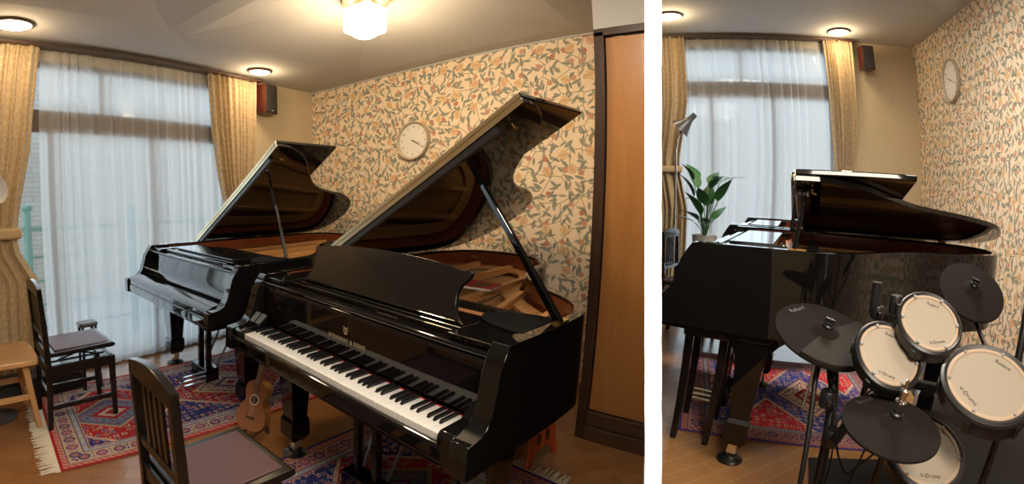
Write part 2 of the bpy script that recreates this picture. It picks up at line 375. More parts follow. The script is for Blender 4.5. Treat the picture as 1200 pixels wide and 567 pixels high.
# ------------------------------------------------------------------ grand piano
W = 1.47
def make_piano(name, label, group, loc, rz, lid_deg=32., vr=.155, va=-.044, Lg=2.08, zb=.645, desk='up', closed_fallboard=False, letters=True, stick=None, block=False, keys=True, leg_v=.30):
    root = thing(name, label, 'piano', loc, rz, group)
    H2 = W / 2
    def Y(u): return H2 - u
    # plan outline from the bass front round the tail to the treble front
    ctrl = [(.30, 0), (.9, 0), (1.5, .0), (Lg - .28, .015), (Lg - .10, .085), (Lg - .01, .26), (Lg - .015, .46), (Lg - .12, .66), (Lg - .33, .80), (1.48, .87), (1.25, .985), (1.06, 1.17), (.90, 1.355), (.74, 1.45), (.56, 1.47), (.30, 1.47)]
    pl = smoothpoly([(v, Y(u)) for v, u in ctrl], 7)
    inn = inset(pl, -.042); inn2 = inset(pl, -.047)
    m = MB(); m.ring(pl, inn, zb, 1.005, closed=False)
    m.build('rim', BLACK, root, smooth=True, bevel=.002)
    inn3 = inset(pl, -.0425)
    MB().ring(inn3, inn2, .78, .992, closed=False).build('inner_rim', MAHOG, root, smooth=True)
    # arms
    prof = [(va, zb), (va, za - .012), (va + .008, za), (.028, .760), (.052, .775), (.075, .81), (.092, .865), (.106, .925), (vr - .022, .972), (vr, 1.002), (vr + .01, 1.005), (.30, 1.005), (.30, zb)] if vr > .1 else None
    for u0, u1 in ((0, .062), (W - .062, W)):
        MB().prism([(p[0], p[1]) for p in prof], Y(u1), Y(u0), 'xz').build('arm', BLACK, root, smooth=True, bevel=.002, seg=2)
    for u0, u1 in ((.0625, .119), (W - .119, W - .0625)):
        MB().prism([(-.028, .67), (-.028, .742), (-.015, .755), (.09, .757), (.14, .80), (.14, .67)], Y(u1), Y(u0), 'xz').build('key_block', BLACK, root, smooth=True, bevel=.005)
    MB().prism([(-.034, .662), (-.034, .704), (-.026, .714), (-.008, .714), (-.008, .662)], Y(W - .0625), Y(.0625), 'xz').build('key_slip', BLACK, root, bevel=.004)
    MB().box(-.030, .60, Y(W - .0625), Y(.0625), zb - .0, .661).build('keybed', BLACK, root, bevel=.004)
    MB().box(.20, 1.50, Y(1.05), Y(.30), zb + .005, zb + .03).build('underframe', TRIM, root)
    # keys
    pitch = 1.2255 / 52
    if keys:
        w0 = MB().box(0, .150, -pitch / 2 + .0005, pitch / 2 - .0005, .705, .730).build('white_key', IVORY, root, bevel=.0012)
        first = True; wi = 0
        names = 'ABCDEFG'
        blacks = []
        for i in range(52):
            o = w0 if i == 0 else w0.copy()
            if i: COL.objects.link(o)
            o.parent = root; o.location = (0, Y(.12225 + pitch * (i + .5)), 0)
            nm = names[i % 7]
            if nm in 'ACDFG' and i < 51:
                off = {'A': .0012, 'C': -.0015, 'D': .0015, 'F': -.002, 'G': 0}[nm]
                blacks.append(.12225 + pitch * (i + 1) + off)
        b0 = MB().faces([(.052, -.0052, .7305), (.052, .0052, .7305), (.150, .0052, .7305), (.150, -.0052, .7305), (.060, -.0044, .742), (.060, .0044, .742), (.150, .0044, .7425), (.150, -.0044, .7425)],
                        [(0, 1, 2, 3), (4, 7, 6, 5), (0, 4, 5, 1), (1, 5, 6, 2), (2, 6, 7, 3), (3, 7, 4, 0)]).build('black_key', EBONY, root, bevel=.001)
        for i, u in enumerate(blacks):
            o = b0 if i == 0 else b0.copy()
            if i: COL.objects.link(o)
            o.parent = root; o.location = (0, Y(u), 0)
        MB().box(.1505, .1535, Y(W - .122), Y(.122), .715, .7325).build('felt_strip', REDFELT, root)
    if closed_fallboard:
        pr = [(-.030, .716), (-.030, .742), (-.022, .752), (.02, .770), (.08, .785), (.125, .80), (.150, .83), (.158, .90), (.165, .945), (.185, .945), (.180, .83), (.15, .78), (.0, .745), (-.02, .73)]
        MB().prism(pr, Y(W - .066), Y(.066), 'xz').build('fallboard', BLACK, root, smooth=True, bevel=.002)
    else:
        fb = MB().prism([(.156, .747), (.150, .925), (.157, .942), (.182, .942), (.186, .747)], Y(W - .066), Y(.066), 'xz').build('fallboard', BLACK, root, bevel=.003)
        if letters:
            M = axes((0, -1, 0), (-.034, 0, 1), (-1, 0, -.034), (.1522, Y(.739), .821))
            text_obj('lettering', 'STEINWAY & SONS', .025, GOLDINK, fb, M, spacing=1.12)
            m = MB()
            def q(y, z): return (.1506, Y(.739) - y, .866 + z)
            for sgn in (-1, 1):
                m.tube([q(sgn * y, z) for y, z in ((.003, -.014), (.011, -.008), (.013, .0), (.007, .007), (.010, .014), (.016, .013))], .0013, 6)
            for y in (-.004, 0, .004): m.tube([q(y, -.009), q(y, .011)], .0006, 5)
            m.tube([q(-.008, -.016), q(.008, -.016)], .0014, 6); m.tube([q(-.008, .010), q(.008, .010)], .0010, 6)
            m.build('lyre_emblem', GOLDINK, fb)
    # ledges in front of the music shelf
    MB().prism([(.150, .948), (.146, .958), (.150, .966), (.20, .968), (.20, .948)], Y(W - .064), Y(.064), 'xz').build('lock_rail', BLACK, root, bevel=.003)
    # music shelf (slides) : two side runners and a front bar, tray
    for u0, u1 in ((.064, .23), (W - .23, W - .064)):
        MB().box(.165, .54, Y(u1), Y(u0), .970, .990).build('shelf_runner', BLACK, root, bevel=.004)
    MB().box(.205, .235, Y(W - .24), Y(.24), .968, .986).build('shelf_bar', BLACK, root, bevel=.004)
    MB().box(.255, .45, Y(W - .24), Y(.24), .974, .984).build('music_shelf', BLACK, root, bevel=.003)
    if desk == 'up':
        # scalloped music desk leaning back
        hw = .465; pts = []
        right = smoothpoly([(hw + .015, 0), (hw - .005, .018), (hw - .028, .07), (hw - .030, .125), (hw + .000, .172), (hw + .004, .192)], 5)
        top = [(hw - .012, .200), (hw - .035, .194), (hw - .055, .196)] + [(hw - .07 - (2 * (hw - .07)) * k / 20, .200 + .026 * math.sin(PI * k / 20) ** .7) for k in range(21)] + [(-hw + .055, .196), (-hw + .035, .194), (-hw + .012, .200)]
        pts = right + top + [(-p[0], p[1]) for p in right[::-1]]
        dk = MB().prism([(p[0], p[1]) for p in pts], -.009, .009, 'yz').build('music_desk', BLACK_DESK, root, smooth=True, bevel=.003)
        dk.location = (.285, 0, .986); dk.rotation_euler = (0, R(24), 0)
        MB().box(.268, .29, -.46, .46, .985, .998).build('desk_ledge', BLACK, root, bevel=.003)
        for s in (-1, 1):
            MB().tube([(.43, s * .33, .985), (.345, s * .33, 1.12)], .006, 6).build('desk_prop', BLACK_METAL, root)
    else:
        MB().box(.27, .49, -.44, .44, .985, .999).build('music_desk', BLACK_DESK, root, bevel=.004)
    # treble side shelf with a rounded edge
    c = [(.30 + .26 * (1 - math.cos(PI * k / 16)) / 2 * 1.0, Y(1.40) + .0 + (.20) * math.sin(PI * k / 16)) for k in range(17)]
    MB().prism([(.28, Y(1.415)), (.60, Y(1.415))] + [(p[0] + .02, p[1]) for p in c[::-1]], .991, .999, 'xy').build('side_shelf', VELVET, root, smooth=True)
    # pin block, plate, strings, dampers, soundboard
    inner = inset(pl, -.055)
    MB().prism([(max(p[0], .50), p[1]) for p in inner], .855, .862, 'xy').build('soundboard', SPRUCE, root)
    inpl = inset(pl, -.075)
    pr = [(max(p[0], .46), p[1]) for p in inpl]
    cen = (1.0, .1)
    hole_in = []
    m = MB(); m.prism([(.40, inner[0][1]), (.40, inner[-1][1]), (.60, inner[-1][1]), (.60, inner[0][1])], .905, .918, 'xy')
    bw = inset(pl, -.16)
    m.ring([(max(p[0], .59), p[1]) for p in inpl], [(max(p[0], .62), p[1]) for p in bw], .888, .905, closed=False)
    for (v0, u0, v1, u1) in ((.6, .30, 1.92, .22), (.6, .58, 1.93, .46), (.6, .86, 1.62, .74), (.6, 1.10, 1.22, .93), (.6, 1.28, .95, 1.22)):
        d = Vector((v1 - v0, -(u1 - u0))).normalized(); nx = Vector((-d.y, d.x)) * .014
        a = Vector((v0, Y(u0))); b_ = Vector((v1, Y(u1)))
        m.prism([tuple(a + nx), tuple(b_ + nx), tuple(b_ - nx), tuple(a - nx)], .890, .932, 'xy')
    m.build('iron_plate', GOLDPL, root, bevel=.004)
    m = MB()
    for k in range(34):
        u = .16 + k * .036; v1 = 1.86 - .0 if u < .5 else max(.80, 1.86 - (u - .5) * 1.25)
        m.tube([(.50, Y(u), .926), (v1, Y(u - .10 * (v1 - .5)), .912)], .0011, 4)
    m.build('strings', STEEL, root)['kind'] = 'stuff'
    m = MB()
    for k in range(60):
        u = .15 + k * .0195; m.box(.66, .72, Y(u + .006), Y(u - .006), .925, .955)
    m.build('dampers', BLACK_SATIN, root)['kind'] = 'stuff'
    m = MB()
    for k in range(44):
        for r_ in range(3):
            m.tube([(.45 + .022 * r_, Y(.14 + k * .027 + .006 * r_), .917), (.45 + .022 * r_, Y(.14 + k * .027 + .006 * r_), .945)], .0032, 5)
    m.build('tuning_pins', STEEL, root)['kind'] = 'stuff'
    MB().prism([(.50, Y(.12)), (.54, Y(.12)), (.62, Y(1.33)), (.57, Y(1.33))], .942, .952, 'xy').build('action_rail', WOODRAIL, root, bevel=.002)
    # lid: hinge on the bass side
    hl = bpy.data.objects.new('lid', None)
    lidA = R(lid_deg)
    lid_ctrl = [(v + (.012 if v > .5 else 0), u) for v, u in ctrl]
    cut = .585
    over = inset([(p[0], p[1]) for p in pl], .014)
    lo = [p for p in over if p[0] >= cut]
    lp = [(cut, H2 + .014)] + lo + [(cut, -H2 - .014)]
    m = MB(); m.prism([(p[0], p[1] - H2) for p in lp], 0, .026, 'xy')
    lid = m.build('lid', LIDM, root, smooth=True, bevel=.005)
    lid.location = (0, H2 + .006, 1.008); lid.rotation_euler = (lidA, 0, 0)
    lid.rotation_euler = (-lidA, 0, 0)
    fl = MB().box(cut + .004, cut + .56, -W - .014, .012, .0265, .050).build('lid_flap', LIDM, lid, bevel=.005)
    MB().box(cut - .003, cut - .0002, -W - .01, .008, .002, .024).build('lid_edge_band', BRASSPALE, lid)
    MB().box(cut - .006, cut + .003, -W - .01, .008, .0245, .0275).build('lid_hinge', BRASS, lid)
    MB().box(cut + .0005, cut + .0035, -W - .01, .008, .029, .047).build('flap_edge_band', BRASSPALE, lid)
    MB().box(cut + .004, cut + .034, -W + .13, -.02, -.030, -.0005).build('lid_rail', RAILGREY, lid, bevel=.003)
    for v in (.75, 1.2, 1.65):
        MB().tube([(v - .03, H2 + .010, 1.006), (v + .03, H2 + .010, 1.006)], .007, 8).build('side_hinge', BRASS, root)
    if block:
        MB().faces([(cut + .50, -.98, .0505), (cut + .56, -.98, .0505), (cut + .56, -.86, .0505), (cut + .50, -.86, .0505), (cut + .56, -.98, .11), (cut + .56, -.86, .11)],
                   [(0, 1, 2, 3), (0, 4, 1), (3, 2, 5), (1, 4, 5, 2), (0, 3, 5, 4)]).build('lid_stop', BLACK_SATIN, lid)
    m = MB(); m.tube([(cut + .08, -W + .10, -.006), (cut + .08, -W + .10, -.022), (cut + .10, -W + .10, -.028)], .006, 8); m.build('lid_lock', BRASS, lid)
    # prop stick
    (bv, bu), tv = ((.512, 1.452), .70) if lid_deg > 20 else ((.60, 1.452), .64)
    bz = 1.004
    def under(v, u): return 1.008 + (u + .006) * math.sin(lidA) - 0.
    tu = stick
    top = Vector((tv, H2 + .006 - tu * math.cos(lidA), 1.008 + tu * math.sin(lidA) - .001)); bot = Vector((bv, Y(bu), bz))
    ps = MB(); d = (top - bot)
    q = d.to_track_quat('Z', 'Y'); Mx = Matrix.Translation(bot) @ q.to_matrix().to_4x4(); ln = d.length
    ps.taper((0, 0, 0), .020, .032, (0, 0, ln), .016, .022, Mx)
    pso = ps.build('prop_stick', BLACK, root, bevel=.003)
    MB().lathe([(.012, 0), (.014, .01), (.012, .03)], 14, Mx @ Matrix.Translation((0, 0, ln - .04))).build('stick_cap', CHROME, pso, smooth=True)
    if not closed_fallboard:
        MB().box(bv - .03, bv + .05, Y(bu) - .012, Y(bu) + .012, 1.004, 1.012).build('stick_plate', BRASS, root)
    # legs
    for (v, u) in ((leg_v, .145), (leg_v, W - .145), (Lg - .36, .42)):
        m = MB()
        m.taper((v, Y(u), .225), .098, .098, (v, Y(u), zb - .04), .150, .150)
        m.box(v - .085, v + .085, Y(u) - .085, Y(u) + .085, zb - .04, zb)
        m.taper((v, Y(u), .095), .088, .088, (v, Y(u), .125), .118, .118)
        m.box(v - .059, v + .059, Y(u) - .059, Y(u) + .059, .125, .205)
        m.taper((v, Y(u), .205), .118, .118, (v, Y(u), .225), .098, .098)
        lg = m.build('leg', BLACK, root, bevel=.004)
        if u > 1 or True:
            arc = [(.066 + .19 * (1 - math.sin(PI / 2 * k / 8)), zb - .16 * (1 - math.cos(PI / 2 * k / 8)) - .008) for k in range(9)]
            MB().prism([(v + .258, zb), (v - .258, zb)] + [(v - a, z) for a, z in arc] + [(v + a, z) for a, z in arc[::-1]], Y(u) - .045, Y(u) + .045, 'xz').build('leg_bracket', BLACK, lg)
        m = MB(); m.box(v - .022, v + .022, Y(u) - .026, Y(u) - .018, .045, .097); m.box(v - .022, v + .022, Y(u) + .018, Y(u) + .026, .045, .097)
        m.lathe([(.020, -.012), (.026, -.008), (.026, .008), (.020, .012)], 18, Matrix.Translation((v, Y(u), .046)) @ Matrix.Rotation(PI / 2, 4, 'X'))
        m.build('caster', BRASSPALE, lg, smooth=True)
        MB().lathe([(.066, 0), (.068, .008), (.060, .016), (.040, .022), (.034, .030), (.028, .030), (.026, .020), (0, .018)], 32, Matrix.Translation((v, Y(u), 0))).build('caster_cup', BLACK_SATIN, lg, smooth=True)
    # pedal lyre
    m = MB()
    for u in (.675, .795):
        m.box(.265, .305, Y(u) - .016, Y(u) + .016, .16, zb)
    m.box(.24, .33, Y(.83), Y(.64), .60 if zb > .62 else zb - .04, zb); m.box(.235, .335, Y(.86), Y(.61), .072, .165)
    ly = m.build('pedal_lyre', BLACK, root, bevel=.005)
    for u in (.66, .735, .81):
        m = MB(); m.prism([(.24, Y(u) - .009), (.15, Y(u) - .012), (.105, Y(u) - .016), (.09, Y(u) - .008), (.09, Y(u) + .008), (.105, Y(u) + .016), (.15, Y(u) + .012), (.24, Y(u) + .009)], .062, .074, 'xy')
        m.build('pedal', CHROME if closed_fallboard else BRASS, ly, bevel=.002)
    for u in (.66, .81):
        MB().tube([(.33, Y(u), .14), (.60, Y(u + (.05 if u > .7 else -.05)), zb)], .008, 8).build('brace_rod', STEELD, ly)
    MB().tube([(.335, Y(.735), .10), (.335, Y(.735), zb)], .005, 8).build('trap_rod', BRASS, ly)
    return root
za = .752
RAILGREY = plain('satin_grey_rail', (.035, .04, .045), rough=.3, spec=.6)
BLACK_DESK = plain('music_desk_black', (.010, .0095, .009), rough=.14, var=.1, spec=.6)
LIDM = plain('lid_black', (.006, .005, .0046), rough=.045, var=.1, coat=.0, spec=.5)
BRASSPALE = plain('pale_brass', (.72, .64, .45), rough=.3, metal=.9, var=.06)
WOODRAIL = wood('maple_rail', (.40, .16, .06), (.52, .24, .10), rough=.35)
STEELD = plain('dark_steel', (.18, .20, .22), rough=.3, metal=.8)

near = make_piano('grand_piano', 'black grand piano nearest the viewer with open keyboard, raised music desk and gold fallboard lettering', 'grand pianos in the left room',
                  (1.274, 2.081, 0), -R(4.46), stick=1.115)
# local frame runs from the bass front corner: move the root so that u = 0 is the bass side
def place(root, ox, oy, a_deg, z=0.):
    a = R(a_deg)
    # local (0, W/2) is the bass front corner -> world (ox, oy)
    root.rotation_euler = (0, 0, -a)
    c, s = math.cos(-a), math.sin(-a)
    root.location = (ox - (0 * c - W / 2 * s), oy - (0 * s + W / 2 * c), z)
place(near, 1.274, 2.081, 4.46)
far = make_piano('grand_piano', 'black grand piano by the window with closed fallboard and raised lid, behind the front piano', 'grand pianos in the left room',
                 (0, 0, 0), 0, lid_deg=31., stick=1.135, desk='flat', closed_fallboard=True, keys=False)
place(far, 1.387, 3.818, 2.631)
# right room: pianos stand on the raised floor
FR = .25
def place_right(root, tx, ty, a_deg, z):
    # treble front corner at (tx, ty), bass direction has azimuth a
    a = R(a_deg)
    root.rotation_euler = (0, 0, -a)
    c, s = math.cos(-a), math.sin(-a)
    lx, lyy = 0, -W / 2
    root.location = (tx - (lx * c - lyy * s), ty - (lx * s + lyy * c), z)
rnear = make_piano('grand_piano', 'black grand piano seen from its treble side behind the drum kit, lid on short prop', 'grand pianos in the right room',
                   (0, 0, 0), 0, lid_deg=10.5, stick=1.36, desk='flat', letters=False, vr=.155, va=.0, Lg=1.96, zb=.635, block=True, leg_v=.46)
place_right(rnear, 2.434, .435, 95.2, FR)
rfar = make_piano('grand_piano', 'black grand piano beyond the other one, next to the window in the right room', 'grand pianos in the right room',
                  (0, 0, 0), 0, lid_deg=12.5, stick=1.36, desk='flat', closed_fallboard=True, keys=False, letters=False, Lg=1.9, zb=.61, block=True)
place_right(rfar, 4.02, .36, 94, FR)

# ------------------------------------------------------------------ piano chairs
def make_chair(label, loc, rz, group='black piano chairs'):
    t = thing('piano_chair', label, 'chair', loc, rz, group)
    # local: faces +x ; back at x=-.205 ; width along y
    hw = .175
    for s in (-1, 1):
        m = MB()
        pts = [(-.222, 0.), (-.195, .25), (-.190, .46), (-.196, .66), (-.208, .865)]
        for i in range(len(pts) - 1):
            (x0, z0), (x1, z1) = pts[i], pts[i + 1]
            m.taper((x0, s * hw, z0), .034, .030, (x1, s * hw, z1), .034 if i < 3 else .028, .030)
        m.build('rear_leg', CHAIR_BLACK, t, bevel=.003)
        MB().taper((.195, s * hw, 0), .028, .028, (.195, s * hw, .405), .036, .036).build('front_leg', CHAIR_BLACK, t, bevel=.003)
    m = MB()
    top = [(-.19, .865)] + [(-.19 + .38 * k / 12, .882 + .028 * math.sin(PI * k / 12)) for k in range(13)] + [(.19, .865), (.19, .835), (-.19, .835)]
    m.prism(top, -.014, .014, 'yz'); tr = m.build('top_rail', CHAIR_BLACK, t, bevel=.004)
    tr.location = (-.208, 0, 0)
    MB().box(-.206, -.182, -hw, hw, .575, .605).build('lower_rail', CHAIR_BLACK, t, bevel=.003)
    for k in range(4):
        y = -.075 + .05 * k
        MB().taper((-.195, y, .60), .012, .026, (-.208, y, .84), .012, .026).build('back_slat', CHAIR_BLACK, t, bevel=.002)
    MB().box(-.20, -.185, -hw, hw, .43, .49).build('back_rail', CHAIR_BLACK, t, bevel=.003)
    m = MB()
    m.box(-.185, .20, -hw - .012, -hw + .010, .345, .405); m.box(-.185, .20, hw - .010, hw + .012, .345, .405)
    m.box(.180, .205, -hw, hw, .345, .405); m.box(-.205, -.18, -hw, hw, .345, .405)
    m.build('apron', CHAIR_BLACK, t, bevel=.003)
    for s in (-1, 1):
        MB().box(-.19, .195, s * hw - .011, s * hw + .011, .125, .155).build('stretcher', CHAIR_BLACK, t, bevel=.003)
    MB().box(-.205, -.185, -hw, hw, .19, .22).build('stretcher', CHAIR_BLACK, t, bevel=.003)
    m = MB()
    for s in (-1, 1):
        m.box(-.16, .17, s * .10 - .004, s * .10 + .004, .40, .412)
        m.tube([(-.12, s * .10, .41), (.08, s * .10, .462)], .006, 6); m.tube([(.12, s * .10, .41), (-.06, s * .10, .462)], .006, 6)
    m.build('lift_mechanism', BLACK_METAL, t)['kind'] = 'stuff'
    st = MB()
    st.prism([(-.175, .462), (-.178, .478), (-.17, .488), (.20, .492), (.215, .484), (.22, .470), (.20, .462)], -.195, .195, 'xz')
    seat = st.build('seat', CHAIR_BLACK, t, bevel=.004)
    m = MB(); m.box(-.145, .182, -.162, .162, .488, .4965); m.build('seat_pad', PURPLE, seat, smooth=True, bevel=.004, seg=3)
    return t
ch1 = make_chair('black piano chair with purple seat standing on the red rug before the window', (.77, 3.215, .008), R(-1))
ch2 = make_chair('black piano chair with worn edges and purple seat in the foreground, before the keyboard', (.775, 1.405, .0), R(-3))

# light beech stool cut by the left edge
t = thing('wooden_stool', 'light beech wooden stool with curved seat beside the left curtain', 'stool', (.26, 3.30, 0))
m = MB(); sp = smoothpoly([(.27, -.20), (.285, 0), (.27, .20), (.22, .225), (0, .215), (-.22, .225), (-.27, .2), (-.28, 0), (-.27, -.2), (-.22, -.225), (0, -.215), (.22, -.225)], 4, True)
m.prism(sp, .425, .462, 'xy'); m.build('seat', BEECH, t, smooth=True, bevel=.012, seg=3)
for sx in (-1, 1):
    for sy in (-1, 1):
        MB().taper((sx * .235, sy * .185, 0), .034, .034, (sx * .195, sy * .155, .43), .042, .042).build('leg', BEECH, t, bevel=.006)
for sy in (-1, 1): MB().box(-.21, .21, sy * .17 - .011, sy * .17 + .011, .20, .235).build('stretcher', BEECH, t, bevel=.003)
for sx in (-1, 1): MB().box(sx * .215 - .01, sx * .215 + .01, -.165, .165, .145, .175).build('stretcher', BEECH, t, bevel=.003)
tag(MB().box(.02, .17, 3.13, 3.24, .4625, .466).build('paper_note', WHITEP), 'white sheet of paper lying on the beech stool', 'paper')

# ------------------------------------------------------------------ ukulele on a stand
U0 = Vector((1.45, 2.215, .060)); U1 = Vector((1.60, 2.20, .60))
zax = (U1 - U0).normalized(); nrm = Vector((-.93, -.42, .18)); xax = nrm.cross(zax).normalized() * -1; nrm = zax.cross(xax).normalized() * 1
if nrm.x > 0: nrm = -nrm; xax = -xax
uk = thing('ukulele', 'brown wooden ukulele leaning on its stand under the front piano', 'ukulele', U0)
uk.matrix_world = axes(xax, zax, xax.cross(zax), U0)
uk.matrix_world = axes(xax, zax, xax.cross(zax), U0)
sgn = 1 if (xax.cross(zax)).dot(Vector((-1, -.5, 0))) > 0 else -1
half = smoothpoly([(0, 0), (.055, .004), (.090, .035), (.098, .075), (.085, .12), (.064, .155), (.060, .175), (.070, .21), (.072, .24), (.055, .268), (.022, .278), (0, .279)], 5)
body = half + [(-p[0], p[1]) for p in half[::-1][1:-1]]
m = MB(); m.prism(body, sgn * -.066, 0, 'xy'); bd = m.build('body', KOASIDE, uk, smooth=True)
m = MB(); m.prism(body, sgn * .0005, sgn * .0035, 'xy'); m.build('soundboard_top', KOA, bd, bevel=.001)
Mh = Matrix.Translation((0, .175, sgn * .0042))
MB().ring([(.030 * math.cos(a), .030 * math.sin(a)) for a in [2 * PI * k / 28 for k in range(28)]], [(.024 * math.cos(a), .024 * math.sin(a)) for a in [2 * PI * k / 28 for k in range(28)]], -.0008, .0008, M=Mh).build('rosette', IVORY, bd)
MB().lathe([(0, -.0005), (.0245, -.0005), (.0245, .0005), (0, .0005)], 28, Mh).build('sound_hole', INK, bd)
MB().box(-.028, .028, .068, .078, min(sgn * .0036, sgn * .011), max(sgn * .0036, sgn * .011)).build('bridge', INK, bd, bevel=.001)
m = MB(); m.box(-.019, .019, .235, .50, min(sgn * -.016, sgn * .0045), max(sgn * -.016, sgn * .0045)); nk = m.build('neck', KOASIDE, uk, bevel=.003)
m = MB(); m.box(-.018, .018, .21, .50, min(sgn * .0046, sgn * .0075), max(sgn * .0046, sgn * .0075)); m.build('fretboard', plain('rosewood', (.12, .06, .045), rough=.45), nk)
m = MB()
for k in range(15):
    y = .50 - .40 * (1 - 2 ** (-(k + 1) / 12)); m.box(-.018, .018, y, y + .0016, min(sgn * .0076, sgn * .0086), max(sgn * .0076, sgn * .0086))
m.build('frets', CHROME, nk)['kind'] = 'stuff'
m = MB(); m.prism([(-.020, .50), (.020, .50), (.030, .54), (.027, .60), (-.027, .60), (-.030, .54)], sgn * -.014, sgn * .002, 'xy'); hd = m.build('headstock', KOASIDE, uk, bevel=.002)
for s in (-1, 1):
    for k in range(2): MB().lathe([(.004, 0), (.007, .004), (.007, .012), (.004, .016)], 10, Matrix.Translation((s * .033, .535 + .035 * k, -.006)) @ Matrix.Rotation(PI / 2, 4, 'Y')).build('tuning_peg', IVORY, hd)
for k in range(4): MB().tube([(-.012 + .008 * k, .075, sgn * .012), (-.011 + .0073 * k, .50, sgn * .010)], .0006, 4).build('string', IVORY, uk)
t = thing('ukulele_stand', 'small dark wooden stand behind the ukulele', 'stand', (1.515, 2.22, 0), R(10))
for s in (-1, 1):
    MB().prism([(-.13, 0), (-.115, .0), (-.10, .045), (-.055, .05), (.03, .10), (.06, .0), (.08, 0), (.055, .125), (.045, .14), (-.06, .066), (-.12, .062)], s * .045 - .007, s * .045 + .007, 'xz').build('side_frame', TRIMR, t) if False else None
DKWALN = wood('dark_walnut', (.07, .03, .018), (.12, .055, .03), rough=.4)
for s in (-1, 1):
    MB().prism([(-.10, 0), (-.085, .0), (-.07, .030), (.02, .040), (.05, .0), (.07, 0), (.055, .07), (.075, .16), (.06, .165), (.03, .06), (-.08, .048), (-.095, .06), (-.105, .058)], s * .04 - .006, s * .04 + .006, 'xz').build('side_frame', DKWALN, t, bevel=.002)
MB().tube([(.0, -.04, .048), (.0, .04, .048)], .006, 8).build('cross_rod', DKWALN, t)

# ------------------------------------------------------------------ orange folding step stool
t = thing('folding_step_stool', 'orange plastic folding step stool on the floor under the front piano', 'step stool', (2.47, 1.0, 0), R(-7))
def stool_panel(y, tilt):
    pts = [(-.155, 0), (-.115, 0), (-.09, .055), (-.04, .085), (.04, .085), (.09, .055), (.115, 0), (.155, 0), (.125, .215), (-.125, .215)]
    m = MB(); bm = m
    outer = pts
    m.prism(pts, -.004, .004, 'xz')
    o = m.build('side_panel', ORANGE, t, bevel=.002); o.location = (0, y, 0); o.rotation_euler = (tilt, 0, 0)
    for s in (-1, 1):
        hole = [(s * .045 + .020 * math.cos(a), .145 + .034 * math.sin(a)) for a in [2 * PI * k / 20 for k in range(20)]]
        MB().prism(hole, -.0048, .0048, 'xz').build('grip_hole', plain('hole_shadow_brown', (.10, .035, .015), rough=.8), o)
    MB().box(-.004, .004, -.007, .007, .085, .215).build('fold_hinge', ORANGE, o)
    for s in (-1, 1): MB().prism([(s * .118, 0), (s * .155, 0), (s * .147, .06), (s * .125, .06)], -.0075, .0075, 'xz').build('foot', ORANGE, o)
stool_panel(-.10, R(-4)); stool_panel(.10, R(4))
MB().prism([(-.14, -.10), (.14, -.10), (.14, .10), (-.14, .10)], .214, .226, 'xy').build('step_top', ORANGE, t, bevel=.005)

